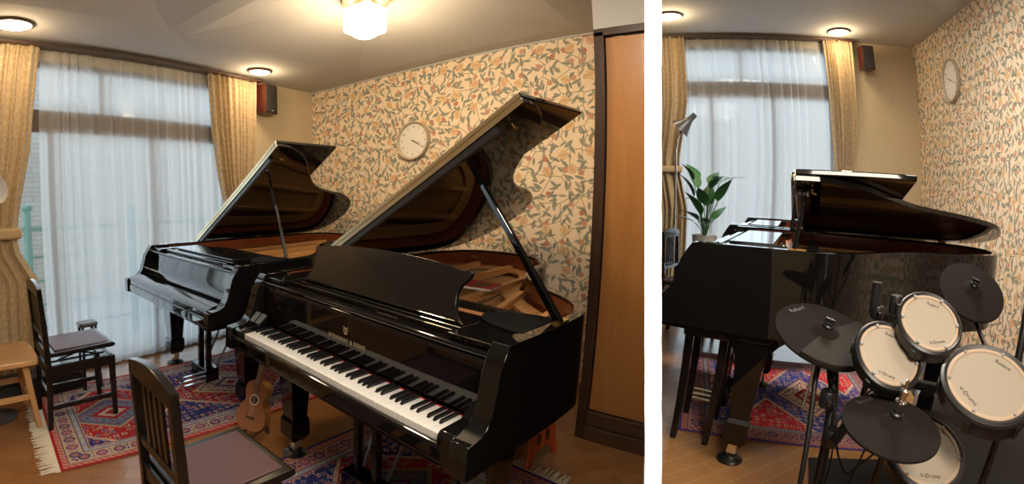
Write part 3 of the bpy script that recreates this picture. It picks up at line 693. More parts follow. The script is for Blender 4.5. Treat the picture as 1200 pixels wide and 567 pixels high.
# ------------------------------------------------------------------ rugs
def rug_pattern(nx, ny, Lx, Ly, style):
    """colour of every knot of a village rug: border bands, hooked lozenges, scattered florets"""
    x = (np.arange(nx) + .5) / nx * Lx; y = (np.arange(ny) + .5) / ny * Ly
    X, Yv = np.meshgrid(x, y, indexing='ij')
    d = np.minimum.reduce([X, Lx - X, Yv, Ly - Yv])
    RED = np.array((.36, .022, .030)); BLUE = np.array((.030, .034, .16)); CREAM = np.array((.55, .42, .32)); PINK = np.array((.50, .25, .20)); LB = np.array((.15, .20, .29)); PURP = np.array((.15, .06, .13)); TAN = np.array((.42, .26, .13))
    if style == 'blue': FIELD, ALT, OUT, MED = BLUE * 1.7, RED * 1.35, BLUE * 1.7, CREAM * 1.1
    elif style == 'redblue': FIELD, ALT, OUT, MED = RED, BLUE, BLUE * 1.1, LB
    else: FIELD, ALT, OUT, MED = RED, BLUE, RED, LB
    Cc = np.zeros((nx, ny, 3)); Cc[:] = FIELD
    bw = .20
    cx = (X - Lx / 2) + {'blue': .50}.get(style, 0.); cy = (Yv - Ly / 2)
    hw = Ly / 2 - bw
    # repeating lozenges along the length
    per = {'blue': .62, 'red': .86}.get(style, .80)
    px = (cx + per / 2) % per - per / 2; idx = np.floor((cx + per / 2) / per).astype(int)
    cheb = np.abs(px) / (per / 2) + np.abs(cy) / hw
    st = np.round((np.abs(px) + np.abs(cy)) / .012) * .012
    # alternate-colour side triangles
    c1 = {'blue': 1.22, 'red': 1.20}.get(style, 1.12)
    tri = cheb > c1
    Cc[tri] = ALT
    band = (cheb > c1 - .08) & (cheb < c1); Cc[band] = CREAM
    band = (cheb > c1 - .055) & (cheb < c1 - .03) & ((np.floor(X / .012) + np.floor(Yv / .012)) % 2 == 0); Cc[band] = PURP
    loz = np.abs(px) / (per * .36) + np.abs(cy) / (hw * .62)
    medc = np.where(((idx + (style == 'red')) % 2 == 0)[..., None], MED, CREAM if style != 'blue' else MED)
    k = loz < 1.0; Cc[k] = TAN * 1.1
    k = loz < .92; Cc[k] = medc[k]
    k = (loz < .84) & (loz > .78); Cc[k] = PURP
    k = loz < .46; Cc[k] = np.where((idx % 2 == 0)[..., None], PURP, RED)[k]
    k = loz < .30; Cc[k] = CREAM
    k = loz < .16; Cc[k] = RED
    # florets over field
    def florets(mask, cell, r1, cols, seed):
        rng = np.random.RandomState(seed)
        ix = np.floor(X / cell).astype(int); iy = np.floor(Yv / cell).astype(int)
        H = rng.rand(ix.max() + 2, iy.max() + 2, 4)
        h = H[ix, iy]
        fx = (X / cell - ix - .5 - (h[..., 1] - .5) * .3) * cell; fy = (Yv / cell - iy - .5 - (h[..., 2] - .5) * .3) * cell
        rr = np.sqrt(fx ** 2 + fy ** 2); th = np.arctan2(fy, fx)
        pet = r1 * (.72 + .28 * np.cos(th * 4 + (h[..., 3] > .5) * PI))
        k = mask & (rr < pet) & (h[..., 0] < .86)
        ci = (h[..., 3] * 997 % 1 * len(cols)).astype(int) % len(cols)
        Cc[k] = np.array(cols)[ci[k]]
        k2 = mask & (rr < r1 * .38) & (h[..., 0] < .86); Cc[k2] = (PURP if seed % 2 else RED)
    florets((cheb < c1 - .10) & (loz > 1.06), .048, .0225, [CREAM, PINK, LB, TAN, CREAM], 3)
    florets(tri, .044, .019, [CREAM, PINK, LB, CREAM * .8], 4)
    florets((loz < .76) & (loz > .5), .040, .015, [PURP, RED, BLUE], 6)
    if style == 'blue': Cc *= 1.7
    # borders
    k = d < bw; Cc[k] = PINK * .95 if style != 'red' else CREAM * .85
    def bandm(a, b): return (d >= a) & (d < b)
    Cc[bandm(.0, .016)] = OUT
    Cc[bandm(.016, .048)] = PINK
    z = (np.floor((X + Yv) / .012) % 3 == 0) & bandm(.02, .045); Cc[z] = RED
    Cc[bandm(.048, .053)] = PURP; Cc[bandm(.150, .155)] = PURP
    Cc[bandm(.155, .185)] = LB * 1.4
    z = (np.floor((X - Yv) / .010) % 2 == 0) & bandm(.16, .18); Cc[z] = CREAM
    Cc[bandm(.185, .192)] = RED if style == 'blue' else PURP
    # border rosettes
    s = np.where(np.minimum(X, Lx - X) < np.minimum(Yv, Ly - Yv), Yv, X); cell = .098
    fs = (s / cell - np.floor(s / cell) - .5) * cell; fd = d - .1015
    n_ = np.floor(s / cell).astype(int)
    oct_ = np.maximum(np.maximum(np.abs(fs), np.abs(fd)), (np.abs(fs) + np.abs(fd)) * .72)
    k = bandm(.053, .150) & (oct_ < .034); Cc[k] = np.where((n_ % 2 == 0)[..., None], PURP * 1.5, np.array((.10, .07, .17)))[k]
    k = bandm(.053, .150) & (oct_ < .022) & ((np.abs(fs) < .005) | (np.abs(fd) < .005) | (np.abs(np.abs(fs) - np.abs(fd)) < .004)); Cc[k] = PINK
    k = bandm(.053, .150) & (oct_ < .006); Cc[k] = RED
    k = bandm(.053, .150) & (np.abs(np.abs(fs) - cell / 2) < .005) & (np.abs(fd) < .03) & (np.abs(fd) > .01); Cc[k] = BLUE
    return Cc
def make_rug(label, corner, ang, Lx, Ly, style, z0=.001, res=.0062, fringe=()):
    nx, ny = int(Lx / res), int(Ly / res)
    C_ = rug_pattern(nx, ny, Lx, Ly, style)
    t = thing('persian_rug', label, 'rug', (corner[0], corner[1], z0), R(ang))
    xs = np.linspace(0, Lx, nx + 1); ys = np.linspace(0, Ly, ny + 1)
    X, Yv = np.meshgrid(xs, ys, indexing='ij')
    Zz = .006 + .0015 * np.sin(X * 5.3) * np.cos(Yv * 4.1)
    vs = np.stack([X, Yv, Zz], -1).reshape(-1, 3)
    ii, jj = np.meshgrid(np.arange(nx), np.arange(ny), indexing='ij')
    a = (ii * (ny + 1) + jj).ravel(); f = np.stack([a, a + ny + 1, a + ny + 2, a + 1], -1)
    me = bpy.data.meshes.new('rug_pile'); me.vertices.add(len(vs)); me.vertices.foreach_set('co', vs.ravel())
    me.loops.add(f.size); me.loops.foreach_set('vertex_index', f.ravel().astype(np.int32)); me.polygons.add(len(f))
    me.polygons.foreach_set('loop_start', np.arange(0, f.size, 4, dtype=np.int32)); me.update(calc_edges=True)
    at = me.color_attributes.new('pile', 'FLOAT_COLOR', 'CORNER')
    cc = np.ones((len(f), 4), np.float32); cc[:, :3] = C_.reshape(-1, 3)
    at.data.foreach_set('color', np.repeat(cc, 4, axis=0).ravel())
    me.materials.append(RUGM)
    o = bpy.data.objects.new('rug_pile', me); COL.objects.link(o); o.parent = t
    MB().box(0, Lx, 0, Ly, 0, .0035).build('rug_backing', plain('rug_backing', (.25, .10, .08), rough=.95), t)
    for side in fringe:
        m = MB(); rnd = random.Random(5)
        n = int(Ly / .010)
        for k in range(n):
            y = (k + .5) / n * Ly; l = .085 + rnd.random() * .03; dy = (rnd.random() - .5) * .03
            x0, sg = (0, -1) if side == 'x0' else (Lx, 1)
            m.tube([(x0, y, .004), (x0 + sg * l * .5, y + dy * .4, .006 + rnd.random() * .003), (x0 + sg * l, y + dy, .003)], [.0045, .004, .0028], 5)
        m.box(min(x0, x0 + sg * .02), max(x0, x0 + sg * .02), 0, Ly, .001, .006)
        m.build('fringe', FRINGE, t)['kind'] = 'stuff'
    return t
make_rug('large red Persian rug with cream fringe spread before the window under the far piano', (.47, 2.525), -6.5, 2.55, 1.21, 'red', fringe=('x0', 'x1'))
make_rug('red and blue Persian rug with fringe beneath the keyboard of the front piano', (1.02, .80), -4.5, 1.27, 1.15, 'redblue', fringe=('x0', 'x1'))

# ------------------------------------------------------------------ curtains
def curtain(name, mat, x0, x1, z0, z1, depth=.03, pleat=.09, seed=1, shape=None, frame=None, label=None, cat='curtain', group=None, nz=26, sheer=False, parent=None, thick=0.):
    rnd = random.Random(seed); w = x1 - x0; nxn = int(w / .0075)
    ph = [rnd.random() * 6.28 for _ in range(5)]
    me = bpy.data.meshes.new(name); vs = []; uvs = []
    for j in range(nz + 1):
        v = j / nz; z = z0 + (z1 - z0) * v
        for i in range(nxn + 1):
            u = i / nxn; s = u * w
            warp = s + .25 * pleat * math.sin(s * 6.28 / (pleat * 3.7) + ph[0]) + .2 * pleat * math.sin(s * 6.28 / (pleat * 5.3) + ph[1])
            amp = depth * (.75 + .35 * math.sin(s * 7 + ph[2])) * (1. - .25 * v)
            yy = amp * math.sin(warp * 6.28 / pleat + .35 * math.sin(z * 1.7 + ph[3])) + .35 * amp * math.sin(warp * 12.9 / pleat + ph[4] + z * .6)
            xx = x0 + s
            if shape: xx = shape(u, z, xx)
            vs.append((xx, yy, z)); uvs.append((s * 1.3, z))
    fs = []
    for j in range(nz):
        for i in range(nxn):
            a = j * (nxn + 1) + i; fs.append((a, a + 1, a + nxn + 2, a + nxn + 1))
    if frame: vs = [tuple(frame @ Vector(v)) for v in vs]
    me.from_pydata(vs, [], fs); uvl = me.uv_layers.new(name='UVMap')
    for lp in me.loops: uvl.data[lp.index].uv = uvs[lp.vertex_index]
    for p in me.polygons: p.use_smooth = True
    me.materials.append(mat); o = bpy.data.objects.new(name, me); COL.objects.link(o)
    if parent: o.parent = parent
    if label: tag(o, label, cat, group)
    if thick:
        md = o.modifiers.new('thickness', 'SOLIDIFY'); md.thickness = thick
    return o
def lerp_table(tab, z):
    if z <= tab[0][0]: return tab[0][1]
    for (a, b), (c, d) in zip(tab, tab[1:]):
        if z <= c: return b + (d - b) * (z - a) / (c - a)
    return tab[-1][1]
FW = Matrix.Translation((0, 3.872, 0))
# gathered gold drapes: z -> (left x, right x)
def gathered(lo, hi, tabL, tabR):
    def f(u, z, xx): return lerp_table(tabL, z) + u * (lerp_table(tabR, z) - lerp_table(tabL, z))
    return f
shL = gathered(0, 0, [(0, -.3), (1.0, -.25), (1.15, -.2), (1.3, -.25), (1.9, -.3), (2.52, -.3)], [(0, .68), (.8, .72), (1.02, .60), (1.15, .585), (1.35, .62), (1.75, .70), (2.52, .765)])
# helper dims: width before shaping only sets the pleat count
dl = thing('window_drape', 'gold patterned drape tied back at the left end of the big window', 'curtain', (0, 0, 0))
curtain('drape_cloth', DRAPE, 0, 1.5, .03, 2.52, depth=.042, pleat=.12, seed=3, shape=shL, frame=FW, nz=60, parent=dl)
m = MB(); m.box(-.22, .61, 3.795, 3.93, 1.12, 1.20); m.build('tieback', DRAPE_T if False else plain('tieback_gold_cloth', (.46, .33, .18), rough=.55), dl, bevel=.02, seg=3)
shR = gathered(0, 0, [(0, 2.36), (.9, 2.36), (1.25, 2.31), (1.55, 2.24), (2.0, 2.19), (2.52, 2.165)], [(0, 2.66), (1.0, 2.62), (1.5, 2.60), (2.0, 2.655), (2.52, 2.68)])
dr_ = thing('window_drape', 'gold patterned drape gathered at the right end of the big window, behind the far piano', 'curtain', (0, 0, 0))
curtain('drape_cloth', DRAPE, 0, .85, .03, 2.52, depth=.030, pleat=.095, seed=8, shape=shR, frame=FW, nz=60, parent=dr_)
shs = lambda u, z, xx: xx
FS = Matrix.Translation((0, 3.947, 0))
curtain('sheer_curtain', SHEER, .775, 1.815, .02, 2.515, depth=.021, pleat=.105, seed=11, frame=FS, label='left panel of the white sheer curtain over the big window', cat='curtain', group=None, nz=14)
curtain('sheer_curtain', SHEER, 1.80, 2.40, .02, 2.515, depth=.021, pleat=.09, seed=12, frame=FS, label='right panel of the white sheer curtain, beside the gathered gold drape', cat='curtain', nz=14)
tag(MB().box(-.2, 2.72, 3.80, 3.95, 2.515, 2.535).build('curtain_rail', TRIM, bevel=.002), 'thin dark curtain rail along the ceiling above the big window', 'curtain rail')

# ------------------------------------------------------------------ left room shell
def uvplane(name, origin, ex, w, z0, z1, mat, thick=.08, nrm=None):
    """upright wall slab: front face from origin along ex (unit), z0..z1 ; UV in metres"""
    ex = Vector(ex); back = Vector(nrm) * -thick
    bm = bmesh.new(); uvl = bm.loops.layers.uv.new('UVMap')
    o = Vector(origin)
    P = [o + ex * a + Vector((0, 0, z)) for z in (z0, z1) for a in (0, w)]
    Q = [p + back for p in P]
    v = [bm.verts.new(p) for p in P + Q]
    uvc = [(0, z0), (w, z0), (0, z1), (w, z1)] * 2
    for f in ((0, 1, 3, 2), (4, 6, 7, 5), (0, 4, 5, 1), (2, 3, 7, 6), (0, 2, 6, 4), (1, 5, 7, 3)):
        ff = bm.faces.new([v[i] for i in f])
        for lp, i in zip(ff.loops, f): lp[uvl].uv = uvc[i]
    bmesh.ops.recalc_face_normals(bm, faces=bm.faces)
    me = bpy.data.meshes.new(name); bm.to_mesh(me); bm.free(); me.materials.append(mat)
    ob = bpy.data.objects.new(name, me); COL.objects.link(ob); ob['kind'] = 'structure'
    return ob
HL = 2.555
struct(MB().prism([(-1.5, -3.4), (7.6, -3.4), (7.6, 4.0), (-1.5, 4.0)], -.06, 0, 'xy').build('floor', FLOORM))
uvplane('wall_right', (3.53, .86, 0), (0, 1, 0), 3.13, 0, HL + .16, FRUIT, nrm=(-1, 0, 0))
uvplane('wall_left', (-1.3, -2.9, 0), (0, 1, 0), 6.89, 0, 3.2, BEIGE, nrm=(1, 0, 0))
# window wall with an opening
WX0, WX1, WZT = .05, 2.50, 2.44
for i, (a, b, z0, z1) in enumerate(((-1.3, WX0, 0, HL + .16), (WX1, 3.53, 0, HL + .16), (WX0, WX1, WZT, HL + .16))):
    uvplane('wall_window', (a, 3.99, 0), (1, 0, 0), b - a, z0, z1, BEIGE, nrm=(0, -1, 0))
def window_unit(name, M, x0, x1, z0, z1, band):
    """frames, transom band, sliding sashes and glass in a local frame (x along the wall, y outward)"""
    w = MB()
    fw = .045
    w.box(x0, x0 + fw, 0, .07, z0, z1, M); w.box(x1 - fw, x1, 0, .07, z0, z1, M)
    w.box(x0, x1, 0, .07, z1 - fw, z1, M); w.box(x0, x1, 0, .07, z0, z0 + .04, M)
    root = w.build(name, plain('window_frame_brown', (.10, .075, .055), rough=.5)); struct(root)
    MB().box(x0, x1, -.01, .06, band[0], band[1], M).build('transom_beam', plain('transom_beam_wood', (.13, .085, .052), rough=.55), root, bevel=.003)
    n = 3
    for k in range(n + 1):
        x = x0 + fw / 2 + (x1 - x0 - fw) * k / n
        m = MB(); m.box(x - .025, x + .025, .02, .06, z0 + .04, band[0], M); m.build('sash_stile', GREYP, root)
    for k in range(1, 2):
        x = (x0 + x1) / 2; MB().box(x - .02, x + .02, .02, .06, band[1], z1 - fw, M).build('mullion', GREYP, root)
    MB().box(x0 + fw, x1 - fw, .038, .042, z0 + .04, band[0], M).build('pane', GLASS, root)
    MB().box(x0 + fw, x1 - fw, .038, .042, band[1], z1 - fw, M).build('pane', GLASS, root)
    return root
window_unit('window_1', Matrix.Translation((0, 4.0, 0)), WX0, WX1, 0, WZT, (1.90, 2.07))
# outdoors behind the left window
o = tag(MB().box(-3, 5.2, 6.6, 6.8, -.5, 4.2).build('neighbouring_wall', TILE), 'pale tiled wall of the neighbouring house seen outside the window', 'wall')
t = thing('balcony_railing', 'pale teal metal railing outside the window, left of the sheer curtain', 'railing', (0, 4.7, 0))
MB().box(-1., 3.6, -.02, .02, 1.10, 1.14).build('top_rail', RAILM, t)
for k in range(4): MB().lathe([(.035, 0), (.035, 1.28), (.05, 1.30), (.05, 1.33), (.0, 1.34)], 12, Matrix.Translation((.80 + k * .95 - .0, 0, 0))).build('post', RAILM, t)
for k in range(4): MB().box(-1., 3.6, -.008, .008, .2 + k * .22, .22 + k * .22).build('bar', RAILM, t)
struct(MB().box(-3, 9, 4.07, 6.6, -.3, -.06).build('ground', plain('outdoor_concrete', (.45, .45, .44), rough=.9)))

# ceiling of the left room with shallow raised hip fields
def ceiling_left():
    bm = bmesh.new()
    x0, x1, x2, x3 = 1.60, 3.36, -.16, 1.45
    y0, y1 = 1.12, 3.12
    # outline follows the partition on the right
    def quad(*p): bm.faces.new([bm.verts.new(v) for v in p])
    z = HL; zr = HL + .10
    xs = [-1.4, x2, x3, x0, x1, 3.62]
    def flat(xa, xb, ya, yb): quad((xa, ya, z), (xa, yb, z), (xb, yb, z), (xb, ya, z))
    def hip(xa, xb, ya, yb, cx, cy, h):
        c = (cx, cy, z + h); P = [(xa, ya, z), (xb, ya, z), (xb, yb, z), (xa, yb, z)]
        for i in range(4): bm.faces.new([bm.verts.new(v) for v in (P[i], P[(i + 1) % 4], c)])
    flat(-1.4, 3.62, y1, 4.06)
    flat(-1.4, x2, -3.0, y1); flat(x3, x0, -3.0, y1) ; flat(x1, 3.62, .66, y1)
    hip(x0, x1, y0, y1, 2.29, 2.08, .12)
    hip(x2, x3, y0, y1, .65, 2.1, .13)
    hip(x2, x3, -1.0, y0, .65, .1, .1)
    flat(x2, x3, -3.0, -1.0)
    # strip in front of the right field, trimmed by the partition line
    quad((x0, -3.0, z), (x0, y0, z), (x1, y0, z), (x1, .66, z), (.9, .19, z), (.9, -3., z))
    bmesh.ops.remove_doubles(bm, verts=bm.verts, dist=1e-5)
    me = bpy.data.meshes.new('ceiling'); bm.to_mesh(me); bm.free(); me.materials.append(CEIL)
    o = bpy.data.objects.new('ceiling', me); COL.objects.link(o); o['kind'] = 'structure'
    return o
ceiling_left()
struct(MB().box(3.515, 3.529, .87, 3.985, HL - .012, HL).build('trim_1', CEIL))
struct(MB().box(3.51, 3.529, .87, 3.985, 0, .075).build('baseboard_right', BASEB))
struct(MB().box(2.62, 3.50, 3.97, 3.989, 0, .075).build('baseboard_window', BASEB))

# built-in closet with one tall door
t = thing('built_in_closet', 'tall built-in closet with orange-brown wooden door at the end of the patterned wall', 'closet', (2.86, .6, 0))
t.location = (0, 0, 0)
EDGE = [(0, .390), (.19, .410), (.5, .440), (.877, .482), (1.1, .515), (1.33, .540), (1.55, .548), (1.78, .540), (2.0, .532), (2.31, .522), (2.36, .520), (2.56, .515)]
def edge(z0, z1):
    return [(lerp_table(EDGE, z0), z0)] + [(y, z) for z, y in EDGE if z0 < z < z1] + [(lerp_table(EDGE, z1), z1)]
MB().prism(edge(.19, 2.31) + [(.80, 2.31), (.80, .19)], 2.872, 2.892, 'yz').build('door', DOORW, t, bevel=.002)
MB().box(2.852, 2.90, .806, .862, 0, 2.345).build('door_frame', TRIM, t, bevel=.002)
MB().prism(edge(2.322, 2.362) + [(.862, 2.362), (.862, 2.322)], 2.852, 2.90, 'yz').build('lintel', TRIM, t)
MB().prism(edge(.095, .178) + [(.806, .178), (.806, .095)], 2.858, 2.90, 'yz').build('kick_board', BASEB, t, bevel=.003)
MB().prism(edge(0, .088) + [(.806, .088), (.806, 0)], 2.846, 2.90, 'yz').build('plinth', BASEB, t, bevel=.003)
MB().box(2.902, 3.525, .80, .862, 0, 2.362).build('side_panel', BEIGE, t)
struct(MB().prism(edge(2.364, HL) + [(.862, HL), (.862, 2.364)], 2.856, 2.90, 'yz').build('wall_bulkhead', CEIL))

# made-up divider between the two views: gently bowed and leaning, white end face
EA = R(79.175); E_ = Vector((math.sin(EA), math.cos(EA), 0)); S_ = Vector((math.cos(EA), -math.sin(EA), 0))
left_pts = [(.0009, 1.8446), (-.0054, 1.7838), (-.0128, 1.6676), (-.0147, 1.5555), (-.0123, 1.4446), (-.0061, 1.3326), (.0042, 1.2176), (.0199, 1.0969), (.0457, .9546), (.0628, .8777)]
right_pts = [(.0295, 1.8423), (.0227, 1.7818), (.0143, 1.6664), (.0119, 1.5553), (.0141, 1.4455), (.0206, 1.3348), (.0315, 1.2211), (.0483, 1.1016), (.0757, .9604), (.0938, .8841)]
face_l = [(.140, -.02)] + left_pts[::-1] + [(-.005, 2.0), (-.005, 2.55), (.0, 3.2)]
face_r = [(.200, -.02)] + right_pts[::-1] + [(.032, 2.0), (.065, 2.55), (.085, 3.2)]
PW = MATW = plain('divider_dark_sides', (.05, .035, .028), rough=.6)  # divider sides kept dark so the piano mirrors no bright wall
BODY = [(-.02, .1345, .1900), (.25, .1087, .1549), (.5, .0908, .1231), (.75, .0659, .0913), (.877, .053, .0752), (1.0, .0349, .0595), (1.1, .0183, .0468), (1.22, .0032, .0318), (1.33, -.0064, .0213), (1.44, -.0126, .0148), (1.55, -.0152, .0123), (1.67, -.0134, .0147), (1.78, -.0068, .0216), (1.84, -.0052, .0258), (2.0, -.0057, .0368), (2.25, -.0095, .0541), (2.555, -.012, .0752), (2.9, -.0146, .0991), (3.2, -.0168, .118)]
body_l = [(l, z) for z, l, r in BODY]; body_r = [(r, z) for z, l, r in BODY]
def partition(d0, d1, name, mat, lp_, rp_):
    vs = []; n = len(lp_)
    for d in (d0, d1):
        for s, z in lp_ + rp_: vs.append(tuple(E_ * d + S_ * s + Vector((0, 0, z))))
    k = 2 * n; fs = []
    for i in range(n - 1):
        fs += [(i, i + 1, n + i + 1, n + i), (k + i, k + n + i, k + n + i + 1, k + i + 1), (i, k + i, k + i + 1, i + 1), (n + i, n + i + 1, k + n + i + 1, k + n + i)]
    fs += [(0, n, k + n, k), (n - 1, k + n - 1, k + 2 * n - 1, 2 * n - 1)]
    return struct(MB().faces(vs, fs).build(name, mat))
PEND = plain('divider_white_end', (.93, .93, .93), rough=.8, var=0.)
partition(.90, .912, 'added_divider_end', PEND, face_l, face_r)
partition(.913, 6.3, 'added_divider', PW, body_l, body_r)

# ------------------------------------------------------------------ ceiling lights
def downlight(label, loc, r=.085):
    t = thing('ceiling_downlight', label, 'light', loc)
    MB().lathe([(r + .014, 0), (r + .016, -.012), (r + .006, -.02), (r, -.016), (r, 0)], 40, cap=False).build('bezel', plain('bronze_bezel', (.20, .13, .08), rough=.3, metal=.8), t, smooth=True)
    MB().lathe([(0, -.028), (r * .7, -.026), (r * .98, -.016), (r * .98, -.004), (0, -.002)], 40).build('diffuser', DOWNGL, t, smooth=True)
    return t
downlight('round recessed ceiling light at the left edge above the left drape', (.50, 3.49, HL), .125)
downlight('round recessed ceiling light near the wall speaker above the right drape', (2.54, 3.60, HL), .095)
t = thing('ceiling_lamp', 'glowing square milk-glass ceiling lamp with metal brackets', 'lamp', (2.24, 2.03, 2.66))
MB().prism([(.16 * math.cos(PI / 8 + k * PI / 4), .16 * math.sin(PI / 8 + k * PI / 4)) for k in range(8)], -.035, .0, 'xy').build('canopy', plain('canopy_taupe', (.38, .28, .19), rough=.45), t, bevel=.004)
MB().lathe([(.075, -.06), (.075, -.034)], 28).build('collar', plain('collar_wood', (.45, .27, .14), rough=.4), t)
MB().box(-.098, .098, -.098, .098, -.215, -.062).build('glass_shade', PENDGL, t, bevel=.012)
MB().lathe([(0, -.242), (.05, -.240), (.075, -.228), (.082, -.212), (.082, -.07)], 30).build('inner_globe', PENDGL, t, smooth=True)
for a in range(4):
    M = Matrix.Rotation(PI / 2 * a + PI / 4 * 0, 4, 'Z')
    for s in (-1,):
        m = MB(); m.box(.099, .104, s * .060 - .005, s * .060 + .005, -.200, -.055, M); m.box(.085, .104, s * .060 - .005, s * .060 + .005, -.205, -.199, M)
        m.build('bracket', BRASSPALE, t)
t.rotation_euler = (0, 0, R(3))
def point(name, loc, energy, col, rad):
    l = bpy.data.lights.new(name, 'POINT'); l.energy = energy; l.color = col; l.shadow_soft_size = rad
    o = bpy.data.objects.new(name, l); COL.objects.link(o); o.location = loc; return o
WARM = (1., .74, .44)

# ------------------------------------------------------------------ speaker and clock
def speaker(label, M):
    t = thing('wall_speaker', label, 'speaker'); t.matrix_world = M
    MB().box(-.085, .085, -.075, .075, 0, .27).build('cabinet', CHERRY, t, bevel=.003)
    MB().box(-.078, .078, -.083, -.0752, .008, .262).build('grille', SPKGRILL, t, bevel=.003)
    MB().box(-.012, .012, -.0845, -.0832, .022, .032).build('badge', CHROME, t)
    MB().box(-.03, .03, .0755, .115, .10, .16).build('wall_bracket', BLACK_METAL, t)
    return t
speaker('small dark speaker with reddish wooden side on the wall above the far raised lid', Matrix.Translation((2.80, 3.870, 2.235)) @ Matrix.Rotation(R(12), 4, 'Z'))
def wall_clock(label, M, r, hour, minute):
    """local z points out of the wall, y up"""
    t = thing('wall_clock', label, 'clock'); t.matrix_world = M
    MB().lathe([(r * .98, 0), (r, .006), (r, .046), (r * .985, .050), (r * .93, .046), (r * .90, .040), (r * .89, .020)], 56, cap=False).build('case', CLOCKRIM, t, smooth=True)
    MB().lathe([(0, .0), (r * .985, .0), (r * .985, .004), (r*.90, .004), (r * .90, .024), (0, .024)], 56).build('dial', CLOCKFACE, t)
    for k in range(1, 13):
        a = R(90 - 30 * k)
        text_obj('numeral', str(k), r * .17, GREYINK, t, Matrix.Translation((r * .72 * math.cos(a), r * .72 * math.sin(a), .0246)))
    m = MB()
    for k in range(60):
        a = R(6 * k); Mx = Matrix.Rotation(a, 4, 'Z'); l = .035 if k % 5 == 0 else .018
        m.box(r * (.87 - l), r * .87, -.0007, .0007, .0244, .025, Mx)
    m.build('minute_marks', GREYINK, t)['kind'] = 'stuff'
    for nm, deg, ln, w in (('hour_hand', 90 - hour, r * .50, .0036), ('minute_hand', 90 - minute, r * .74, .0026)):
        MB().prism([(-.012, -w * .7), (ln, -w * .5), (ln, w * .5), (-.012, w * .7)], .028, .0295, 'xy', Matrix.Rotation(R(deg), 4, 'Z')).build(nm, INK, t)
    MB().lathe([(.006, .0245), (.006, .032), (0, .033)], 14).build('hub', INK, t)
    return t
wall_clock('round wall clock with taupe rim on the fruit-patterned wall between the two raised lids', axes((0, -1, 0), (0, 0, 1), (-1, 0, 0), (3.528, 2.565, 1.915)), .170, 112, 121)

# ------------------------------------------------------------------ small things in the left room
# floor lamp cut by the left edge : only its round shade shows
t = thing('floor_lamp', 'cream round-headed floor lamp before the left drape at the picture edge', 'lamp', (.28, 3.42, 0))
MB().lathe([(.13, 0), (.13, .012), (.02, .03), (.012, .035)], 30).build('base', DKGREY, t, smooth=True)
MB().tube([(0, 0, .03), (0, 0, 1.50)], .010, 10).build('pole', DKGREY, t, smooth=True)
Msh = Matrix.Translation((.10, -.10, 1.48)) @ Matrix.Rotation(R(-52), 4, 'Z') @ Matrix.Rotation(R(78), 4, 'Y')
m = MB(); m.lathe([(.028, -.08), (.05, -.07), (.085, -.02), (.095, .012), (.090, .012), (.080, -.015), (.045, -.06), (0, -.066)], 32, Msh); m.build('shade', LAMPSH, t, smooth=True)
MB().tube([(0, 0, 1.50), (.03, -.03, 1.50), (.055, -.055, 1.485)], .009, 8).build('neck', DKGREY, t)
# dark cases on the floor behind the chair
o = MB().prism(smoothpoly([(.0, .0), (.58, .0), (.62, .06), (.60, .13), (.30, .15), (.02, .13), (-.03, .06)], 4, True), -.10, .10, 'xz').build('instrument_case', CASE, smooth=True, bevel=.012)
o.location = (.30, 3.70, .008); tag(o, 'low dark instrument case lying on the floor behind the chair', 'case')
t = thing('small_stool', 'small dark stool with a grey seat standing behind the chair near the curtain', 'stool', (.975, 3.60, 0.008))
MB().prism(smoothpoly([(-.055, -.055), (.055, -.055), (.065, 0), (.055, .055), (-.055, .055), (-.065, 0)], 4, True), (.465), .495, 'xy').build('seat', DKGREY, t, smooth=True, bevel=.01)
for sx in (-1, 1):
    for sy in (-1, 1): MB().taper((sx * .06, sy * .06, 0), .018, .018, (sx * .045, sy * .045, .466), .018, .018).build('leg', BLACK_METAL, t)
# booklet inside the near piano
def pl_world(root, v, u, z): return root.matrix_basis @ Vector((v, W / 2 - u, z))
def basis(root, v, u, z, rz=0.):
    loc = root.location.copy(); M = Matrix.Translation(loc) @ Matrix.Rotation(root.rotation_euler.z, 4, 'Z')
    return M @ Matrix.Translation((v, W / 2 - u, z)) @ Matrix.Rotation(rz, 4, 'Z')
t = thing('booklet', 'red and white booklet lying inside the open front piano', 'book'); t.matrix_world = basis(near, 1.12, .72, .9335, R(12))
MB().box(-.085, .085, -.11, .11, 0, .012).build('pages', WHITEP, t); MB().box(-.087, .087, -.112, .112, .0122, .0145).build('cover', plain('red_cover', (.55, .02, .03), rough=.4), t)
MB().box(-.05, .05, -.075, .0, .0146, .0152).build('cover_picture', plain('olive_print', (.20, .16, .07), rough=.5), t)
MB().box(-.07, .07, .06, .095, .0146, .0152).build('title_panel', WHITEP, t)

